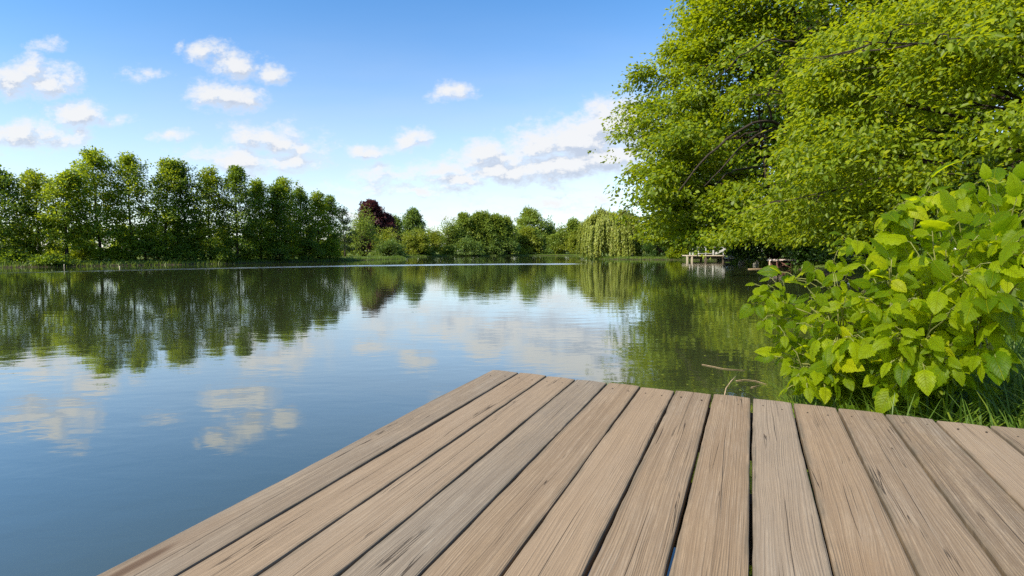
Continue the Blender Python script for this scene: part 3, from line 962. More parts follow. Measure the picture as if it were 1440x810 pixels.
for (px, ty, hw, Y, leaf, seed, lab, opt) in ROW:
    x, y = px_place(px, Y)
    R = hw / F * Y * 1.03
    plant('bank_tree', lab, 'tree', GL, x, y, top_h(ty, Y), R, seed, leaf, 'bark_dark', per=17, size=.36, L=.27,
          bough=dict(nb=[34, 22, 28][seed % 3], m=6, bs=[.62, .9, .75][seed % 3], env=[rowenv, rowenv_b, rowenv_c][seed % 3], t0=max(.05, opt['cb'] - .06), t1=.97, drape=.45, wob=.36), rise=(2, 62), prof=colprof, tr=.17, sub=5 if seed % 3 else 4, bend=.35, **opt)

GS = 'low shrubs along the left bank'
SHR = [
    (38, 338, 17, 54.5, 'lf_row_yellow', 'bright yellow-green shrub in the sky gap by the left edge'),
    (78, 345, 16, 60, 'lf_row_yellow', 'sunlit shrub glowing between two bare trunks at the left'),
    (118, 342, 16, 60, 'lf_row_yellow', 'sunlit shrub left of the tallest tree trunk'),
    (20, 357, 22, 51.5, 'lf_row_dark', 'dark low shrub at the waterline by the left edge'),
    (75, 362, 24, 52.5, 'lf_row_dark', 'dark low shrub at the waterline below the leaning yellow-green tree'),
    (160, 350, 20, 58.5, 'lf_row', 'mid green shrub right of the tallest tree trunk'),
    (205, 340, 26, 60, 'lf_row_dark', 'dark shrub mass below the broad topped tall tree'),
    (262, 345, 26, 63, 'lf_row_dark', 'dark shrub at the waterline under the narrow dark tree'),
    (312, 352, 20, 65, 'lf_row_dark', 'dark low shrub below the twin-topped yellow-green tree'),
    (350, 346, 16, 69, 'lf_row_yellow', 'sunlit shrub beside the trunk of the dark round-topped tree'),
    (386, 340, 18, 71, 'lf_row_dark', 'dark shrub under the squeezed low dark tree'),
    (432, 338, 24, 77, 'lf_row_dark', 'dark bushy shrub below the dark full tree'),
    (462, 340, 16, 81, 'lf_row', 'green shrub at the foot of the last tall row tree'),
]
SHR += [
    (175, 318, 20, 64, 'lf_row', 'bushy undergrowth tree between the tallest tree and the broad topped one'),
    (222, 312, 20, 67, 'lf_row_dark', 'dark undergrowth tree left of the dense tall tree'),
    (250, 318, 18, 69, 'lf_row', 'green undergrowth tree filling in right of the dense tall tree'),
    (283, 308, 18, 71, 'lf_row_dark', 'dark undergrowth tree left of the twin-topped yellow-green tree'),
    (314, 316, 16, 72, 'lf_row', 'green undergrowth tree between the twin-topped tree and the dark round-topped one'),
    (354, 312, 15, 75, 'lf_row_dark', 'dark undergrowth tree right of the dark round-topped tree'),
    (378, 306, 15, 77, 'lf_row', 'green undergrowth tree behind the squeezed low dark tree'),
    (410, 306, 17, 80, 'lf_row_dark', 'dark undergrowth tree below the slim peaked tree'),
    (438, 312, 15, 84, 'lf_row', 'green undergrowth tree near the right end of the left row'),
    (112, 322, 17, 64, 'lf_row_dark', 'dark undergrowth tree left of the tallest trunk'),
    (0, 318, 26, 57, 'lf_row_dark', 'dark undergrowth tree at the left picture edge'),
]
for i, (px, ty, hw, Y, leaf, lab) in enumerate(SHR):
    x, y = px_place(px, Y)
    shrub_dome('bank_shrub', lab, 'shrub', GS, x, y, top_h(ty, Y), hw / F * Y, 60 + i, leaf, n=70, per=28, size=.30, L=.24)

# solitary thin pine, copper beech and the trees of the far bank
x, y = px_place(485, 98)
plant('pine_tree', 'thin sparse pine standing alone right of the left row', 'tree', None, x, y, top_h(292, 98), 19 / F * 98, 40, 'lf_pine', 'bark_dark', per=15, size=.32, L=.34, cb=.18, nl=22,
      rise=(-5, 25), prof=lambda t: (1.0 - .75 * t) * (.6 if t < .3 else 1), tr=.17, sub=2, bend=.1)
x, y = px_place(524, 128)
plant('beech_tree', 'dark purple copper beech behind a round green tree', 'tree', None, x, y, top_h(288, 128), 21 / F * 128, 41, 'lf_beech', 'bark_dark', per=40, size=.6, L=.5, cb=.12, nl=40, rise=(0, 70), tr=.4, sub=5, bend=.2)
x, y = px_place(543, 130)
plant('beech_tree', 'lower purple copper beech, right shoulder of the taller one', 'tree', None, x, y, top_h(305, 130), 15 / F * 130, 42, 'lf_beech', 'bark_dark', per=36, size=.6, L=.5, cb=.12, nl=30, rise=(0, 70), tr=.3, sub=5, bend=.2)

GF = 'trees along the far bank'
FAR = [  # px, top, half width, Y, leaf, label, kind
    (511, 306, 21, 108, 'lf_far', 'round green tree leafy to the ground in front of the copper beech', 'd'),
    (470, 330, 12, 108, 'lf_far_yellow', 'small pale tree left of the thin pine', 'd'),
    (497, 328, 10, 118, 'lf_far', 'small green tree right of the thin pine', 'd'),
    (543, 325, 14, 122, 'lf_far_yellow', 'small yellow-green tree below the purple beech', 'd'),
    (549, 340, 16, 117, 'lf_far_dark', 'dark bushy tree at the water right of the round green tree', 'd'),
    (554, 308, 9, 150, 'lf_far_dark', 'thin tree rising right behind the purple beech', 'g'),
    (581, 300, 14, 160, 'lf_far_dark', 'tall round dark tree behind the yellow-green bushes', 'g'),
    (563, 329, 12, 150, 'lf_far', 'leafy tree filling in left of the tall round dark tree', 'd'),
    (576, 331, 12, 146, 'lf_far_yellow', 'pale bushy tree under the tall round dark tree', 'd'),
    (592, 327, 11, 148, 'lf_far_yellow', 'pale round bush-like tree with smooth dome top', 'd'),
    (609, 325, 12, 154, 'lf_far_yellow', 'yellow-green dome tree left of the large grove', 'd'),
    (634, 314, 16, 162, 'lf_far', 'broad green tree at the left end of the large grove', 'd'),
    (654, 304, 11, 168, 'lf_far', 'leftmost of the tall peaks in the large grove', 'g'),
    (669, 302, 10, 170, 'lf_far', 'upright tree second peak of the large grove', 'g'),
    (683, 302, 10, 171, 'lf_far', 'upright tree at the middle peak of the large grove', 'g'),
    (698, 306, 11, 173, 'lf_far', 'upright tree fourth peak of the large grove', 'g'),
    (712, 310, 10, 175, 'lf_far', 'rightmost tree of the large grove, sloping down to a gap', 'g'),
    (656, 335, 18, 161, 'lf_far_dark', 'dark low tree at the water under the left grove peaks', 'd'),
    (696, 337, 11, 169, 'lf_far_dark', 'dark round bush-like tree under the middle of the grove', 'd'),
    (717, 335, 10, 172, 'lf_far_dark', 'dark round bush-like tree under the right end of the grove', 'd'),
    (747, 301, 19, 192, 'lf_far', 'broad tall tree right of the gap after the grove', 'g'),
    (741, 326, 12, 184, 'lf_far_yellow', 'pale tree with light forked trunk at the far shore', 'g'),
    (757, 329, 12, 186, 'lf_far_dark', 'dark tree right of the pale forked trunk', 'd'),
    (774, 314, 12, 196, 'lf_far_dark', 'round dark tree behind, right of the broad tall tree', 'd'),
    (791, 320, 13, 192, 'lf_far', 'round green tree midway to the willow', 'd'),
    (810, 312, 10, 190, 'lf_far', 'green tree peeking out left of the willow', 'g'),
    (776, 332, 9, 186, 'lf_far', 'small green bush-like tree before the round dark one', 'd'),
    (808, 328, 9, 186, 'lf_far_yellow', 'pale small tree close left of the willow', 'd'),
]
for i, (px, ty, hw, Y, leaf, lab, kind) in enumerate(FAR):
    x, y = px_place(px, Y)
    R = hw / F * Y * (1.32 if kind == 'd' else 1.4)
    if kind == 'd':
        shrub_dome('round_tree', lab, 'tree', GF, x, y, top_h(ty, Y), R, 100 + i, leaf, n=110, per=30, size=max(.35, R * .16), L=.42 * Y / 150, depth=R * .9)
    else:
        bk = 'bark_pale' if 'pale tree' in lab else 'bark_dark'
        plant('broadleaf_tree', lab, 'tree', GF, x, y, top_h(ty, Y), R, 100 + i, leaf, bk, per=24, size=.7, L=.5 * Y / 150, cb=.14, nl=28, rise=(5, 65), tr=.28, sub=4, bend=.3, bough=dict(nb=40, m=6, bs=R * .3, env=rowenv, t0=.15, t1=.97, wob=.22), prof=lambda t: (.55 + .5 * math.sin(math.pi * min(1, t + .1))) * (1 - .3 * t))

GFS = 'low shrubs at the far shore'
for i, (px, ty, hw, Y, leaf, lab) in enumerate([
    (598, 349, 10, 150, 'lf_far_dark', 'dark low bush at the far shore under the pale dome trees'),
    (630, 348, 9, 158, 'lf_far', 'green low bush at the far shore left of the grove'),
    (676, 347, 12, 166, 'lf_far_dark', 'dark low bush at the far shore below the grove'),
    (733, 350, 8, 179, 'lf_far_yellow', 'pale low bush at the foot of the forked pale tree'),
    (784, 344, 8, 184, 'lf_far_yellow', 'pale low bush on the far shore left of the willow'),
    (769, 350, 9, 183, 'lf_far_dark', 'dark low bush at the far shore beside the pale bush'),
]):
    x, y = px_place(px, Y)
    shrub_dome('bank_shrub', lab, 'shrub', GFS, x, y, top_h(ty, Y), hw / F * Y, 160 + i, leaf, n=40, per=30, size=.45, L=.42)


# far-off wood as one mass
def far_wood():
    rng = np.random.default_rng(77)
    n = 16000
    X = rng.uniform(-420, 260, n)
    Y = 300 + rng.uniform(0, 45, n) - np.abs(X + 40) * .12
    top = 9 + 4 * np.sin(X * .043 + 1) * np.sin(X * .017) + 2.2 * np.sin(X * .19) + np.where(X < -190, 6, 0) * 1.0
    k = rng.uniform(0, 1, n) ** .6
    pos = np.stack([X, Y, .5 + top * k], 1)
    nr = unit(UP * .7 + np.array([0, -.6, 0]) + rng.normal(0, .5, (n, 3)))
    ax = rng.normal(0, 1, (n, 3))
    L = rng.uniform(1.2, 2.4, n)
    v, q, _ = place_leaves(tmpl_diamond(), pos, ax, nr, L, L * .8)
    tag(array_mesh('far_wood', v, q, M['lf_far_dark']), kind='stuff')


far_wood()


# ------------------------------------------------------------------ weeping willow
def willow():
    rng = np.random.default_rng(9)
    cx, cy = px_place(860, 106)
    o = thing('willow_tree', 'pale yellow-green weeping willow trailing into the water beside the big tree', 'tree', (cx, cy, 0))
    tubes = []
    T = path((0, 0, -.3), (0, 0, 1), 6, 6, rng, (0, 0, 0), .04); tubes.append((T, np.linspace(.5, .3, 7)))
    pos = []; ax = []; tops = []
    Rx, Ry, Ht = 8.2, 7.0, 10.9
    for i in range(46):
        az = i * 2.4 + rng.uniform(-.3, .3); k = rng.uniform(.35, 1.0)
        top = np.array([Rx * k * math.cos(az) * .9, Ry * k * math.sin(az) * .9, Ht * (1 - .42 * k ** 2.2) * rng.uniform(.86, 1.03)])
        p0 = np.array([0, 0, rng.uniform(3.5, 6)])
        mid = p0 * .4 + top * .6 + np.array([0, 0, 1.2])
        mid[2] = min(mid[2], Ht * .98)
        P = np.array([p0, mid, top]); tubes.append((P, np.array([.14, .08, .03])))
        ns = 52
        for s in range(ns):
            st, _ = lerp_path(P, rng.uniform(.45, 1.0))
            st = st + rng.normal(0, .55, 3) * np.array([1, 1, .45])
            outd = unit(np.array([st[0], st[1], 0]))
            Ls = min(st[2] - rng.uniform(.05, 1.0), rng.uniform(2.2, 7.5))
            if Ls < .6: continue
            m = int(Ls * 8)
            t = np.linspace(0, 1, m)
            pp = st[None, :] + np.stack([outd[0] * .7 * np.sin(t * 1.3), outd[1] * .7 * np.sin(t * 1.3), .25 * np.sin(t * 3) - t * Ls], 1)
            pos.append(pp + rng.normal(0, .05, (m, 3)))
            ax.append(np.stack([rng.normal(0, .35, m) + outd[0] * .3, rng.normal(0, .35, m) + outd[1] * .3, -np.ones(m)], 1))
    pos = np.concatenate(pos); ax = np.concatenate(ax)
    nr = unit(unit(pos * np.array([1, 1, .3])) + rng.normal(0, .5, pos.shape) + UP * .25)
    L = rng.uniform(.3, .55, len(pos))
    v, q, _ = place_leaves(tmpl_diamond(), pos, ax, nr, L, L * .46)
    v[:, 2] = np.maximum(v[:, 2], .03)
    tubes_mesh(tubes, 'trunk', M['bark'], o)
    array_mesh('crown', v, q, M['lf_willow'], o)


willow()

# ------------------------------------------------------------------ the big trees of the right bank
GB = 'large trees overhanging the right bank'


def moundenv(t):
    return max(.05, (1 - t ** 2.2)) ** .5 * (.86 + .14 * min(1, t * 4))


LIMBS = [([(1120, 192, 50), (1085, 168, 48), (1060, 172, 46), (1020, 196, 45), (985, 230, 44), (955, 268, 43)], .17, 10),
         ([(1085, 168, 48), (1078, 140, 47), (1092, 105, 46), (1115, 70, 45)], .10, 7),
         ([(1110, 180, 50), (1070, 186, 47.5), (1040, 208, 46), (1012, 240, 45), (990, 262, 44)], .11, 8),
         ([(1095, 232, 49), (1050, 236, 47), (1022, 243, 46), (1005, 262, 45)], .12, 9),
         ([(1079, 262, 52), (1076, 225, 52), (1071, 190, 51), (1066, 150, 51)], .30, 11),
         ([(1130, 60, 46), (1080, 55, 45), (1040, 80, 44), (1000, 120, 43.5)], .09, 7)]


def bigprof(t):
    return (.58 + .46 * math.sin(math.pi * min(1, t * 1.1 + .05))) * (1 - .42 * max(0, t - .55) / .45)


plant('overhanging_tree', 'huge sunlit tree with dark drooping branches, its crown reaching over the lake', 'tree', GB, 31, 59, 40, 17.1, 201, 'lf_big', 'bark_dark', per=17, size=.66, L=.46, W=.60,
      T=None, cb=.07, nl=56, rise=(-4, 58), prof=lambda t: .92 * bigenv(.07 + .93 * t), tr=.75, sub=8, subsub=3, bend=-.5, subL=.42, cz=.45, minr=.012,
      bough=dict(nb=270, m=31, bs=2.3, env=bigenv, t0=.06, t1=.99, face=.6, drape=.9, tpow=1.3, wob=.13, deep=.52), limbs=LIMBS, thin=.75, zmin=2.35,
      leafopts=dict(flat=.35, up=.75, outw=.6, rand=.4, drop=.35))
plant('overhanging_tree', 'nearer bright leafy tree in the upper right corner, smooth mound of foliage', 'tree', GB, 25.5, 25, 15.0, 13.0, 202, 'lf_near', 'bark_dark', per=14, size=.42, L=.265, W=.56,
      T=tmpl_fold(), cb=.06, nl=52, rise=(-6, 62), prof=bigprof, tr=.40, sub=8, subsub=3, bend=-.3, subL=.42, cz=.4, minr=.010,
      bough=dict(nb=215, m=28, bs=1.5, env=moundenv, t0=.10, t1=.99, face=.6, drape=.9, wob=.13, deep=.5), thin=.65, zmin=1.7,
      leafopts=dict(flat=.35, up=.75, outw=.55, rand=.4, drop=.4))
plant('overhanging_tree', 'tall tree behind the near leafy mound at the top right', 'tree', GB, 45, 46, 38, 16.0, 203, 'lf_big', 'bark_dark', per=10, size=.66, L=.62, W=.60,
      cb=.10, nl=46, rise=(-4, 58), prof=bigprof, tr=.7, sub=7, subsub=3, bend=-.3, subL=.42, cz=.45, minr=.02,
      bough=dict(nb=330, m=14, bs=2.0, env=bigenv, t0=.1, t1=.99, face=.55, drape=.65),
      leafopts=dict(flat=.35, up=.8, outw=.55, rand=.4, drop=.35))

for (px, ty, hw, Y, sd_, lab) in ((985, 165, 62, 108, 204, 'dark tree seen through the gaps of the huge sunlit crown, above the white railing'),
                               (1120, 30, 95, 92, 205, 'dark tree behind the huge tree, above the reddish landing stage')):
    x, y = px_place(px, Y)
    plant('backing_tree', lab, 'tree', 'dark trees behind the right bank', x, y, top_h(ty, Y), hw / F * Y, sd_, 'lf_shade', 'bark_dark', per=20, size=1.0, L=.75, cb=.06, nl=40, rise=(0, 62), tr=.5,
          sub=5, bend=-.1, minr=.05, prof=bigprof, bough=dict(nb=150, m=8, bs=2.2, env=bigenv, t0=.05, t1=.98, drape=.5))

GU = 'shaded shrubs under the right bank trees'
for i, (px, ty, hw, Y, leaf, lab) in enumerate([
    (952, 345, 13, 94.5, 'lf_near', 'small sunlit shrub touching the water left of the white railing'),
    (925, 328, 22, 100, 'lf_shade', 'dark shrub in the shade between willow and white railing'),
    (1000, 318, 38, 95, 'lf_shade', 'dark shrub directly behind the white railing'),
    (1045, 335, 18, 72, 'lf_shade', 'green shrub on the bank behind the upturned white boat'),
    (1085, 318, 34, 58, 'lf_shade', 'dark shrub behind the reddish landing stage'),
    (1135, 322, 36, 46, 'lf_shade', 'dark shrub right of the reddish landing stage'),
    (1225, 285, 80, 34, 'lf_shade', 'large dark shrub behind the bright foreground bush'),
    (1400, 240, 110, 20, 'lf_shade', 'deeply shaded shrub at the right edge behind the foreground bush'),
]):
    x, y = px_place(px, Y)
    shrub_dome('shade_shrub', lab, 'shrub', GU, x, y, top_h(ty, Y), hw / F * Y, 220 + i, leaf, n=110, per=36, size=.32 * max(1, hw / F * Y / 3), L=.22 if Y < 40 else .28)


# ------------------------------------------------------------------ foreground bush with large leaves
def big_bush():
    rng = np.random.default_rng(31)
    base = np.array([3.25, 4.05, gz(3.25, 4.05)])
    o = thing('leafy_bush', 'bright yellow-green bush with large toothed leaves at the right end of the deck', 'bush', tuple(base))
    # leafy tips as seen from the deck: (px, row, distance)
    tips = [(1062, 400, 3.9), (1058, 428, 3.8), (1072, 452, 3.7), (1098, 388, 3.9), (1100, 425, 3.7), (1120, 455, 3.6), (1140, 372, 3.8), (1135, 405, 3.6), (1150, 440, 3.5),
            (1178, 352, 3.8), (1172, 385, 3.6), (1190, 415, 3.4), (1175, 455, 3.5), (1206, 338, 3.7), (1215, 372, 3.5), (1228, 400, 3.3), (1210, 440, 3.3), (1250, 350, 3.5), (1245, 300, 3.5),
            (1262, 385, 3.2), (1255, 430, 3.0), (1280, 340, 3.3), (1275, 290, 3.4), (1300, 275, 3.4), (1310, 320, 3.2), (1300, 375, 3.1), (1330, 350, 3.0), (1320, 270, 3.3), (1345, 300, 3.1),
            (1355, 275, 3.3), (1370, 340, 2.9), (1385, 300, 3.0), (1400, 262, 3.2), (1420, 325, 2.8), (1430, 280, 3.0), (1440, 255, 3.2), (1425, 250, 3.3), (1465, 270, 3.0), (1460, 245, 3.3), (1360, 262, 3.4), (1310, 252, 3.5), (1335, 325, 3.1), (1405, 345, 2.9), (1450, 310, 2.7), (1450, 350, 2.6),
            (1290, 420, 2.95), (1320, 410, 2.9), (1345, 430, 2.7), (1365, 385, 2.8), (1390, 420, 2.7), (1410, 375, 2.75), (1430, 400, 2.7), (1445, 430, 2.7), (1395, 455, 2.7),
            (1255, 465, 3.0), (1230, 490, 3.1), (1290, 465, 2.9), (1200, 480, 3.3), (1320, 490, 2.85), (1300, 520, 2.9), (1345, 515, 2.8), (1270, 510, 3.0), (1230, 530, 3.2), (1375, 500, 2.8), 
            (1175, 500, 3.4), (1150, 478, 3.5), (1190, 530, 3.4), (1120, 530, 3.45), (1135, 545, 3.4), (1150, 520, 3.5), (1110, 515, 3.55), (1160, 545, 3.4), (1255, 548, 3.1)]
    stems = []
    TP = np.array([at(a, b, c) for a, b, c in tips]) - base
    # ten main stems fan out from the base
    mains = []
    for k, (px, py, Y) in enumerate([(1110, 430, 3.9), (1150, 385, 3.9), (1195, 350, 3.9), (1240, 320, 3.7), (1290, 290, 3.6), (1350, 280, 3.5), (1420, 270, 3.4), (1180, 470, 3.6), (1250, 440, 3.3), (1330, 400, 3.1),
                                     (1400, 380, 3.0), (1130, 525, 3.6), (1290, 500, 3.1), (1380, 480, 3.0), (1440, 330, 3.0)]):
        e = at(px, py, Y) - base
        s = np.array([rng.uniform(-.35, .35), rng.uniform(-.3, .3), -.1])
        mid = s * .45 + e * .55 + np.array([.05, .12, .22 * abs(e[2]) + .05])
        t = np.linspace(0, 1, 9)[:, None]
        P = (1 - t) ** 2 * s + 2 * t * (1 - t) * mid + t ** 2 * e
        P[1:-1] += rng.normal(0, .012, (7, 3))
        mains.append(P)
        stems.append((P, np.linspace(.014, .004, 9)))
    allm = np.concatenate(mains)
    pos = []; ax = []; nr = []; ln = []; wd = []
    cen = np.array([0.0, .35, .2])
    toward = -unit(base - np.array([0, 0, CAM_H]))

    def spray(tip, root, n, size, droop):
        """a shoot that ends at tip: leaves in opposite pairs hanging from it, one at the end"""
        d = unit(tip - root)
        lat = unit(np.cross(d, UP) + 1e-6)
        Ls = size * (n * .30)
        a = tip - d * Ls
        c = (root + a) / 2 + np.array([0, 0, .05])
        P = np.array([root, c, a, (a + tip) / 2 + np.array([0, 0, .02]), tip])
        stems.append((P, np.array([.006, .005, .004, .003, .002])))
        for j in range(n):
            f = (j + .5) / n
            p = a + (tip - a) * f + np.array([0, 0, .012])
            sg = 1 if j % 2 else -1
            if j == n - 1: dirv = d * 1.0 - UP * droop * .6
            else: dirv = lat * sg * rng.uniform(.8, 1.1) + d * rng.uniform(.25, .8) - UP * droop * rng.uniform(.5, 1.2)
            dirv = unit(dirv + rng.normal(0, .16, 3))
            no = UP * rng.uniform(.35, 1.0) + toward * rng.uniform(.1, .7) + np.array([-.6, 0, 0]) * rng.uniform(0, 1) + rng.normal(0, .46, 3)
            stems.append((np.array([p, p + dirv * size * .10, p + dirv * size * .2]), np.array([.002, .0016, .0014])))
            pos.append(p + dirv * size * .17); ax.append(dirv); nr.append(no)
            sz = size * rng.uniform(.55, 1.25) * (1.1 if j == n - 1 else 1)
            ln.append(sz); wd.append(sz * rng.uniform(.88, 1.15))

    for jit in range(75):  # a second tier of shoots between the first
        a_ = rng.integers(len(tips)); b_ = np.argsort(np.linalg.norm(TP - TP[a_], axis=1))[rng.integers(1, 5)]
        TP = np.concatenate([TP, [(TP[a_] + TP[b_]) / 2 + rng.normal(0, .03, 3)]]); tips.append(tuple((np.array(tips[a_]) + np.array(tips[b_])) / 2))
    for i, tip in enumerate(TP):
        px, py, Y = tips[i]
        k = np.argmin(np.linalg.norm(allm - tip * .86, axis=1) + np.where(np.linalg.norm(allm, axis=1) > np.linalg.norm(tip), .4, 0))
        root = allm[k]
        size = .105 if px < 1130 else (.115 if px < 1240 else rng.uniform(.10, .155))
        spray(tip, root, int(rng.integers(4, 7)) if px < 1240 else int(rng.integers(3, 6)), size, 1.15)
    # inner shoots fill the body of the bush
    for i in range(340):
        tip = TP[rng.integers(len(TP))] * rng.uniform(.55, .92) + rng.normal(0, .13, 3) + np.array([.06, .22, -.04])
        tip[2] = max(tip[2], .08)
        k = np.argmin(np.linalg.norm(allm - tip * .8, axis=1))
        spray(tip, allm[k], int(rng.integers(3, 6)), rng.uniform(.09, .15), .7)
    pos, ax, nr = map(np.array, (pos, ax, nr)); ln = np.array(ln); wd = np.array(wd)
    # several leaf forms so that no two neighbours repeat
    which = rng.integers(0, 4, len(pos))
    Vs, Qs, Us, n0 = [], [], [], 0
    for t, T in enumerate([tmpl_big(13, True, .34, .35, .31), tmpl_big(13, True, .16, .55, .33), tmpl_big(13, True, .55, .26, .29), tmpl_big(13, True, .26, .16, .31)]):
        s = which == t
        v, q, uv = place_leaves(T, pos[s], ax[s], nr[s], ln[s], wd[s])
        Vs.append(v); Qs.append(q + n0); Us.append(uv); n0 += len(v)
    tubes_mesh(stems, 'stem', M['twig_green'], o, ns=6)
    array_mesh('foliage', np.concatenate(Vs), np.concatenate(Qs), M['lf_bush'], o, smooth=True, uv=np.concatenate(Us))


M['twig_green'] = plain_mat('twig_green', (.10, .13, .03), (.22, .22, .07), 30, .6, .2)
big_bush()


# ------------------------------------------------------------------ grass
def blades(name, P, H, rng, mat, lean=.5, width=.012, seg=4, group=None):
    n = len(P)
    az = rng.uniform(0, 2 * math.pi, n)
    d = np.stack([np.cos(az), np.sin(az), 0 * az], 1)
    side = np.stack([-np.sin(az), np.cos(az), 0 * az], 1)
    ln = H * rng.uniform(.5, 1.25, n); le = lean * rng.uniform(.3, 1.6, n)
    V = np.zeros((n, (seg + 1) * 2, 3))
    for s in range(seg + 1):
        t = s / seg
        c = P + UP * (ln * (t - .35 * le * t ** 2.4))[:, None] + d * (ln * le * t ** 1.9 * .8)[:, None]
        w = width * (1 - t) ** .7 * ln / H + .0008
        V[:, s * 2] = c - side * w[:, None]; V[:, s * 2 + 1] = c + side * w[:, None]
    k = (seg + 1) * 2
    q = np.array([[s * 2, s * 2 + 1, s * 2 + 3, s * 2 + 2] for s in range(seg)])
    Q = (q[None] + (np.arange(n) * k)[:, None, None]).reshape(-1, 4)
    return tag(array_mesh(name, V.reshape(-1, 3), Q, mat), kind='stuff')


rng = np.random.default_rng(3)
# lush grass beside the deck
c = np.stack([rng.uniform(1.6, 6.0, 12000), rng.uniform(1.2, 6.5, 12000)], 1)
s = lake_sd(c[:, 0], c[:, 1])
# keep clear of the planks
rel = np.stack([c[:, 0] - deck_o[0], c[:, 1] - deck_o[1]], 1)
vv = rel @ d1[:2]
keep = (s > -.05) & (vv > .03)
c = c[keep]
blades('bank_grass', np.column_stack([c, np.maximum(ground_z(c[:, 0], c[:, 1]), 0) - .02]), .60, rng, M['grass'], .8, .0075, 5)
# grass fringe on the left and far banks
pts = []
for i in range(len(SH)):
    a, b = SH[i], SH[(i + 1) % len(SH)]
    if a[1] < 44: continue
    L = np.linalg.norm(b - a); m = int(L * 120)
    nrm2 = np.array([(b - a)[1], -(b - a)[0]]) / max(L, 1e-6)
    t = rng.uniform(0, 1, m)[:, None]
    pts.append(a + (b - a) * t + nrm2 * (rng.uniform(-1, 1, m) ** 1 * 1.6)[:, None])
c = np.concatenate(pts); s = lake_sd(c[:, 0], c[:, 1]); c = c[s > -.25]
blades('shore_grass', np.column_stack([c, np.maximum(ground_z(c[:, 0], c[:, 1]), 0) - .02]), .48, rng, M['grass'], .7, .03, 2)


# ------------------------------------------------------------------ jetty with white railing, boat, landing stage, small things
def jetty():
    Y0 = 86.0
    p0 = at(966, 358.8, Y0); zt = p0[2]
    o = thing('jetty', 'dark wooden jetty with a white railing under the trees of the right bank', 'jetty', (p0[0], Y0, 0))
    b = MB(); b.box((3.2, 1.2, zt - .09), (6.4, 2.4, .18), bev=.02); b.build('platform', M['pale_wood'], o)
    b = MB(); b.box((3.9, 1.4, zt - .42), (5.6, 1.7, .46)); b.build('beam', M['old_wood'], o)
    for x in (.12, .9, 3.2, 6.2):
        for y in ((.15,) if x < 1 else (.15, 2.2)):
            b = MB(); b.box((x, y, (zt - .18) / 2 - .4), (.26, .2, zt + .62)); b.build('post', M['pale_wood'] if x < 1 else M['old_wood'], o)
    zr = at(983, 348.2, Y0)[2]
    xs = [(at(p, 350, Y0)[0] - p0[0]) for p in (982.6, 993, 1003.6)]
    b = MB(); b.box(((xs[0] + xs[2]) / 2 + .9, .12, zr + .062), (xs[2] - xs[0] + 2.2, .13, .12), bev=.01)
    ro = b.build('railing', M['white_paint'], o)
    for x, w in ((xs[0], .10), (xs[1], .11), (xs[2], .24), (xs[2] + 1.7, .10)):
        b = MB(); b.box((x, .12, (zt + zr) / 2), (w, .1, zr - zt), bev=.01); b.build('railing_post', M['white_paint'], ro)
    b = MB(); b.box(((xs[0] + xs[2]) / 2, .035, zt + .28), (xs[2] - xs[0], .06, .08), bev=.01); b.build('low_rail', M['white_paint'], ro)
    # pale board leaning on the railing's right bay
    b = MB()
    R = Matrix.Rotation(math.radians(-24), 3, 'Y')
    b.box((xs[2] + 1.15, .02, zt + .62), (1.9, .05, .34), rot=R, bev=.01)
    bo = b.build('leaning_board', M['white_paint'])
    bo.location = (p0[0], Y0, 0)
    tag(bo, 'pale board leaning aslant on the right bay of the white railing', 'board')
    for px in (970.5, 974.8):  # two pale spots taken for resting birds, built as capped stubs
        q = at(px, 357.5, Y0 + .5)
        bb = MB(); bb.tube([(0, 0, 0), (0, 0, .12), (0, 0, .30), (0, 0, .36), (0, 0, .40)], [.10, .09, .09, .15, .06], 10)
        t = bb.build('bird_shape', M['white_paint'], smooth=True); t.location = (q[0], Y0 + .6, zt)
        tag(t, 'small pale shape for a resting bird on the bare left end of the jetty, ' + ('the outer one' if px < 972 else 'the one nearer the railing'), 'bird_shape', 'bird shapes on the jetty')


jetty()


def boat():
    p = onwater(1030, 369)
    Y = 72.0
    x = at(1030, 360, Y)[0]
    z = max(gz(x, Y), .12)
    o = thing('rowing_boat', 'upturned white rowing boat lying on the bank right of the white railing', 'boat', (x, Y, z), rot=(0, 0, math.radians(28)))
    ns, nr = 17, 11
    V = []; Q = []
    for i in range(ns):
        t = i / (ns - 1) * 2 - 1
        w = .72 * (1 - abs(t) ** 2.4) + .03 if t > 0 else .72 * (1 - .35 * abs(t) ** 3)
        h = .52 * (1 - .25 * max(0, t) ** 2)
        for j in range(nr):
            a = math.pi * j / (nr - 1)
            V.append((t * 1.35, w * math.cos(a), .28 + .12 * t * t + h * math.sin(a) ** .75))
    for i in range(ns - 1):
        for j in range(nr - 1):
            a = i * nr + j; Q.append((a, a + 1, a + nr + 1, a + nr))
    Q.append(tuple(range(nr))); Q.append(tuple((ns - 1) * nr + j for j in range(nr - 1, -1, -1)))
    b = MB(); b.add(V, Q); b.build('hull', M['white_paint'], o, smooth=True)
    g = MB()
    for s in (1, -1):
        P = []
        for i in range(ns):
            t = i / (ns - 1) * 2 - 1
            w = .72 * (1 - abs(t) ** 2.4) + .03 if t > 0 else .72 * (1 - .35 * abs(t) ** 3)
            P.append((t * 1.36, s * (w + .02), .27 + .12 * t * t))
        g.tube(P, [.05] * ns, 6)
    g.build('gunwale', M['hull_grey'], o, smooth=True)
    k = MB(); k.tube([(-1.3, 0, .86), (0, 0, .83), (1.0, 0, .76), (1.34, 0, .5)], [.03] * 4, 6); k.build('keel', M['hull_grey'], o)
    for xx in (-.8, .8):
        s = MB(); s.box((xx, 0, .1), (.12, 1.5, .3), bev=.01); s.build('trestle', M['old_wood'], o)


boat()


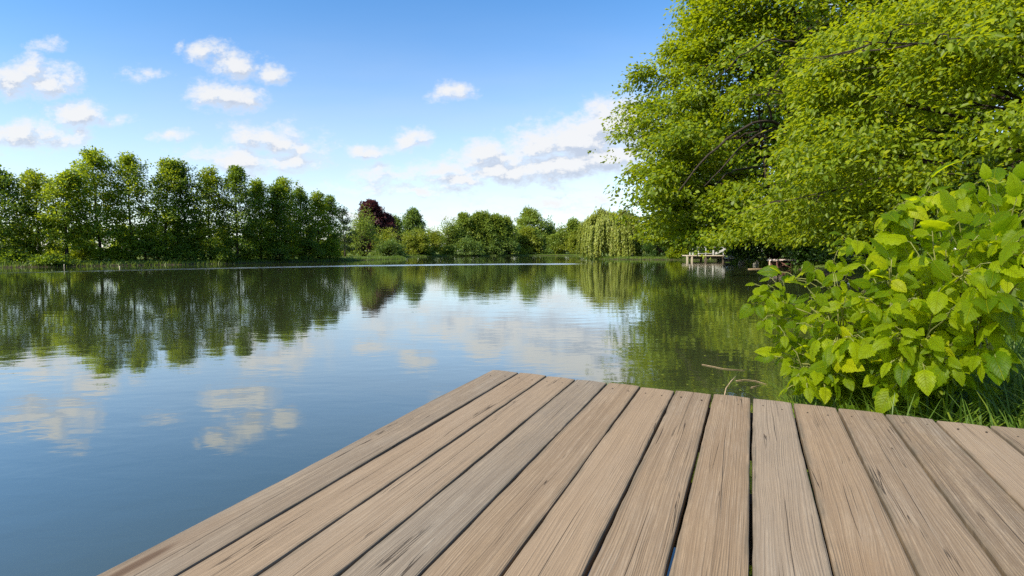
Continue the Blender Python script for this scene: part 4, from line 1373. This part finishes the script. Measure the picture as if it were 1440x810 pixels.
def landing():
    Y0 = 46.0
    pl = at(1093, 364.6, Y0); z = pl[2]
    o = thing('landing_stage', 'small landing stage with pale top and crossed reddish braces', 'landing stage', (pl[0], Y0, 0))
    b = MB(); b.box((1.9, .8, z - .07), (3.9, 1.7, .14), bev=.015); b.build('platform', M['pink_top'], o)
    b = MB(); b.box((-.24, .5, z - .12), (.46, .9, .10), bev=.01); b.build('side_step', M['pink_top'], o)
    for x in (.06, 1.35, 2.6, 3.75):
        b = MB(); b.box((x, .08, (z - .14) / 2 - .35), (.12, .12, z + .56)); b.build('post', M['red_wood'], o)
    for x0 in (.12, 1.41, 2.66):
        for s in (1, -1):
            b = MB()
            hgt = z - .2
            a = math.atan2(hgt, 1.14) * s
            b.box((x0 + .57, .07 + .035 * s, z * .5 - .04), (math.hypot(hgt, 1.14), .05, .09), rot=Matrix.Rotation(-a, 3, 'Y'))
            b.build('brace', M['red_wood'], o)
    b = MB(); b.box((1.9, 1.5, z * .45), (3.8, .1, z * .8)); b.build('back_boards', M['red_wood'], o)
    q = at(1082, 370, 46.5)
    b = MB(); b.tube([(0, 0, -.7), (.03, 0, .5), (0, .02, 1.02)], [.06, .055, .05], 8)
    t = b.build('mooring_post', M['pale_wood'], smooth=True); t.location = (q[0], 46.5, 0)
    tag(t, 'pale mooring post standing in the water left of the landing stage', 'post')
    q0, q1 = onwater(1052, 378.6), onwater(1081, 378.2)
    b = MB(); b.tube([q0 + [0, 0, .02], (q0 + q1) / 2 + [0, .05, .03], q1 + [0, 0, .02]], [.035, .04, .03], 8)
    tag(b.build('floating_pole', M['twig'], smooth=True), 'thin brown pole floating on the water left of the mooring post', 'pole')


landing()


def small_things():
    rng = np.random.default_rng(44)
    for (px, py, r, lab) in ((1056, 371, .75, 'large grey rock at the waterline between boat and landing stage'), (1046, 371.4, .4, 'small grey rock beside the large one at the waterline'),
                             (1068, 373, .5, 'low grey rock just left of the pale mooring post')):
        p = onwater(px, py)
        V = []; Q = []
        nu, nv_ = 12, 8
        ph = rng.uniform(0, 6, 6)
        for j in range(nv_):
            el = -.5 + (math.pi / 2 + .5) * j / (nv_ - 1)
            for i in range(nu):
                az = 2 * math.pi * i / nu
                k = r * (1 + .18 * math.sin(2 * az + ph[0]) + .12 * math.sin(3 * az + ph[1] + 2 * el) + .08 * math.sin(5 * az + ph[2]))
                V.append((k * math.cos(el) * math.cos(az), k * math.cos(el) * math.sin(az), .8 * k * math.sin(el)))
        for j in range(nv_ - 1):
            for i in range(nu):
                a = j * nu + i; b_ = j * nu + (i + 1) % nu
                Q.append((a, b_, b_ + nu, a + nu))
        b = MB(); b.add(V, Q); o = b.build('rock', M['rock'], smooth=True); o.location = (p[0], p[1] + .6, .05)
        tag(o, lab, 'rock', 'rocks at the right waterline')
    # two short stakes off the left bank
    for (px, py0, py1, r, lab, mt) in ((90.5, 371.5, 378.0, .03, 'thin pale stake in the water off the left bank', 'pale_wood'), (168.5, 374.3, 376.8, .05, 'short stout pale post at the waterline near the tallest tree', 'pale_wood')):
        p = onwater(px, py1); tp = at(px, py0, p[1])
        b = MB(); b.tube([(0, 0, -.5), (0, 0, tp[2] * .6), (.01, 0, tp[2])], [r, r, r * .9], 8)
        o = b.build('stake', M[mt], smooth=True); o.location = (p[0], p[1], 0)
        tag(o, lab, 'stake')
    # twigs drifting by the deck
    for pts, r, lab in (([(987, 513), (1003, 516), (1017, 519), (1047, 521.5)], .0038, 'straight pale twig floating farthest from the deck edge'),
                        ([(1035, 536), (1047, 534.5), (1062, 536), (1078, 541)], .0036, 'curved brown twig floating next to the bush'),
                        ([(1056, 545.5), (1064, 543.5), (1073, 541.5)], .003, 'short pale twig floating close to the deck edge')):
        P = np.array([onwater(a, b_) for a, b_ in pts]); P[:, 2] = .006
        b = MB(); b.tube(P, np.linspace(r * 1.2, r * .6, len(P)), 6)
        tag(b.build('floating_twig', M['twig'], smooth=True), lab, 'twig', 'twigs floating by the deck')
    # a dry stem sticking up over the deck's end
    A = [at(1018, 575, 2.95), at(1019, 556, 2.96), at(1021, 546, 3.0), at(1028, 536, 3.06), at(1035, 529, 3.12)]
    b = MB(); b.tube(A, [.004, .0038, .0034, .003, .002], 6)
    tag(b.build('dry_stem', M['twig'], smooth=True), 'thin dry curved stem sticking up at the front edge of the deck', 'stem')
    # small yellow leaves drifting on the dark water
    spots = [(1056, 520), (1037, 541.5), (955, 515), (1003, 527), (1066, 552), (1018, 541), (905, 508), (1040, 548), (968, 541), (930, 527), (1081, 505), (990, 500)]
    first = None
    for i, (a, b_) in enumerate(spots):
        if first is None:
            T = tmpl_big(7, False, .1, .1, .38)
            v, q, uv = place_leaves(T, np.zeros((1, 3)), np.array([[1., .2, 0]]), np.array([[0, 0, 1.]]), np.array([.05]), np.array([.05]))
            first = array_mesh('floating_leaf', v, q, M['lf_far_yellow'], uv=uv); o = first
        else:
            o = first.copy(); COL.objects.link(o)
        p = onwater(a, b_); o.location = (p[0], p[1], .004); o.rotation_euler = (0, 0, rng.uniform(0, 6)); k = rng.uniform(.5, 1.1); o.scale = (k, k, k)
        tag(o, 'tiny yellow leaf drifting on the dark water between deck and bush', 'leaf', 'leaves drifting by the deck')


small_things()

# ------------------------------------------------------------------ render settings
scene.render.engine = 'CYCLES'
scene.view_settings.view_transform = 'Standard'
scene.view_settings.look = 'None'
scene.view_settings.exposure = 0.75
scene.view_settings.gamma = 1.0
scene.view_settings.use_curve_mapping = False
scene.cycles.max_bounces = 7
scene.cycles.diffuse_bounces = 3
scene.cycles.glossy_bounces = 3
scene.cycles.transmission_bounces = 4
scene.cycles.sample_clamp_indirect = 6
scene.cycles.caustics_reflective = False
scene.cycles.caustics_refractive = False
scene.cycles.use_denoising = False
try:
    scene.cycles.denoiser = 'OPENIMAGEDENOISE'
    scene.cycles.denoising_prefilter = 'NONE'
except Exception:
    pass
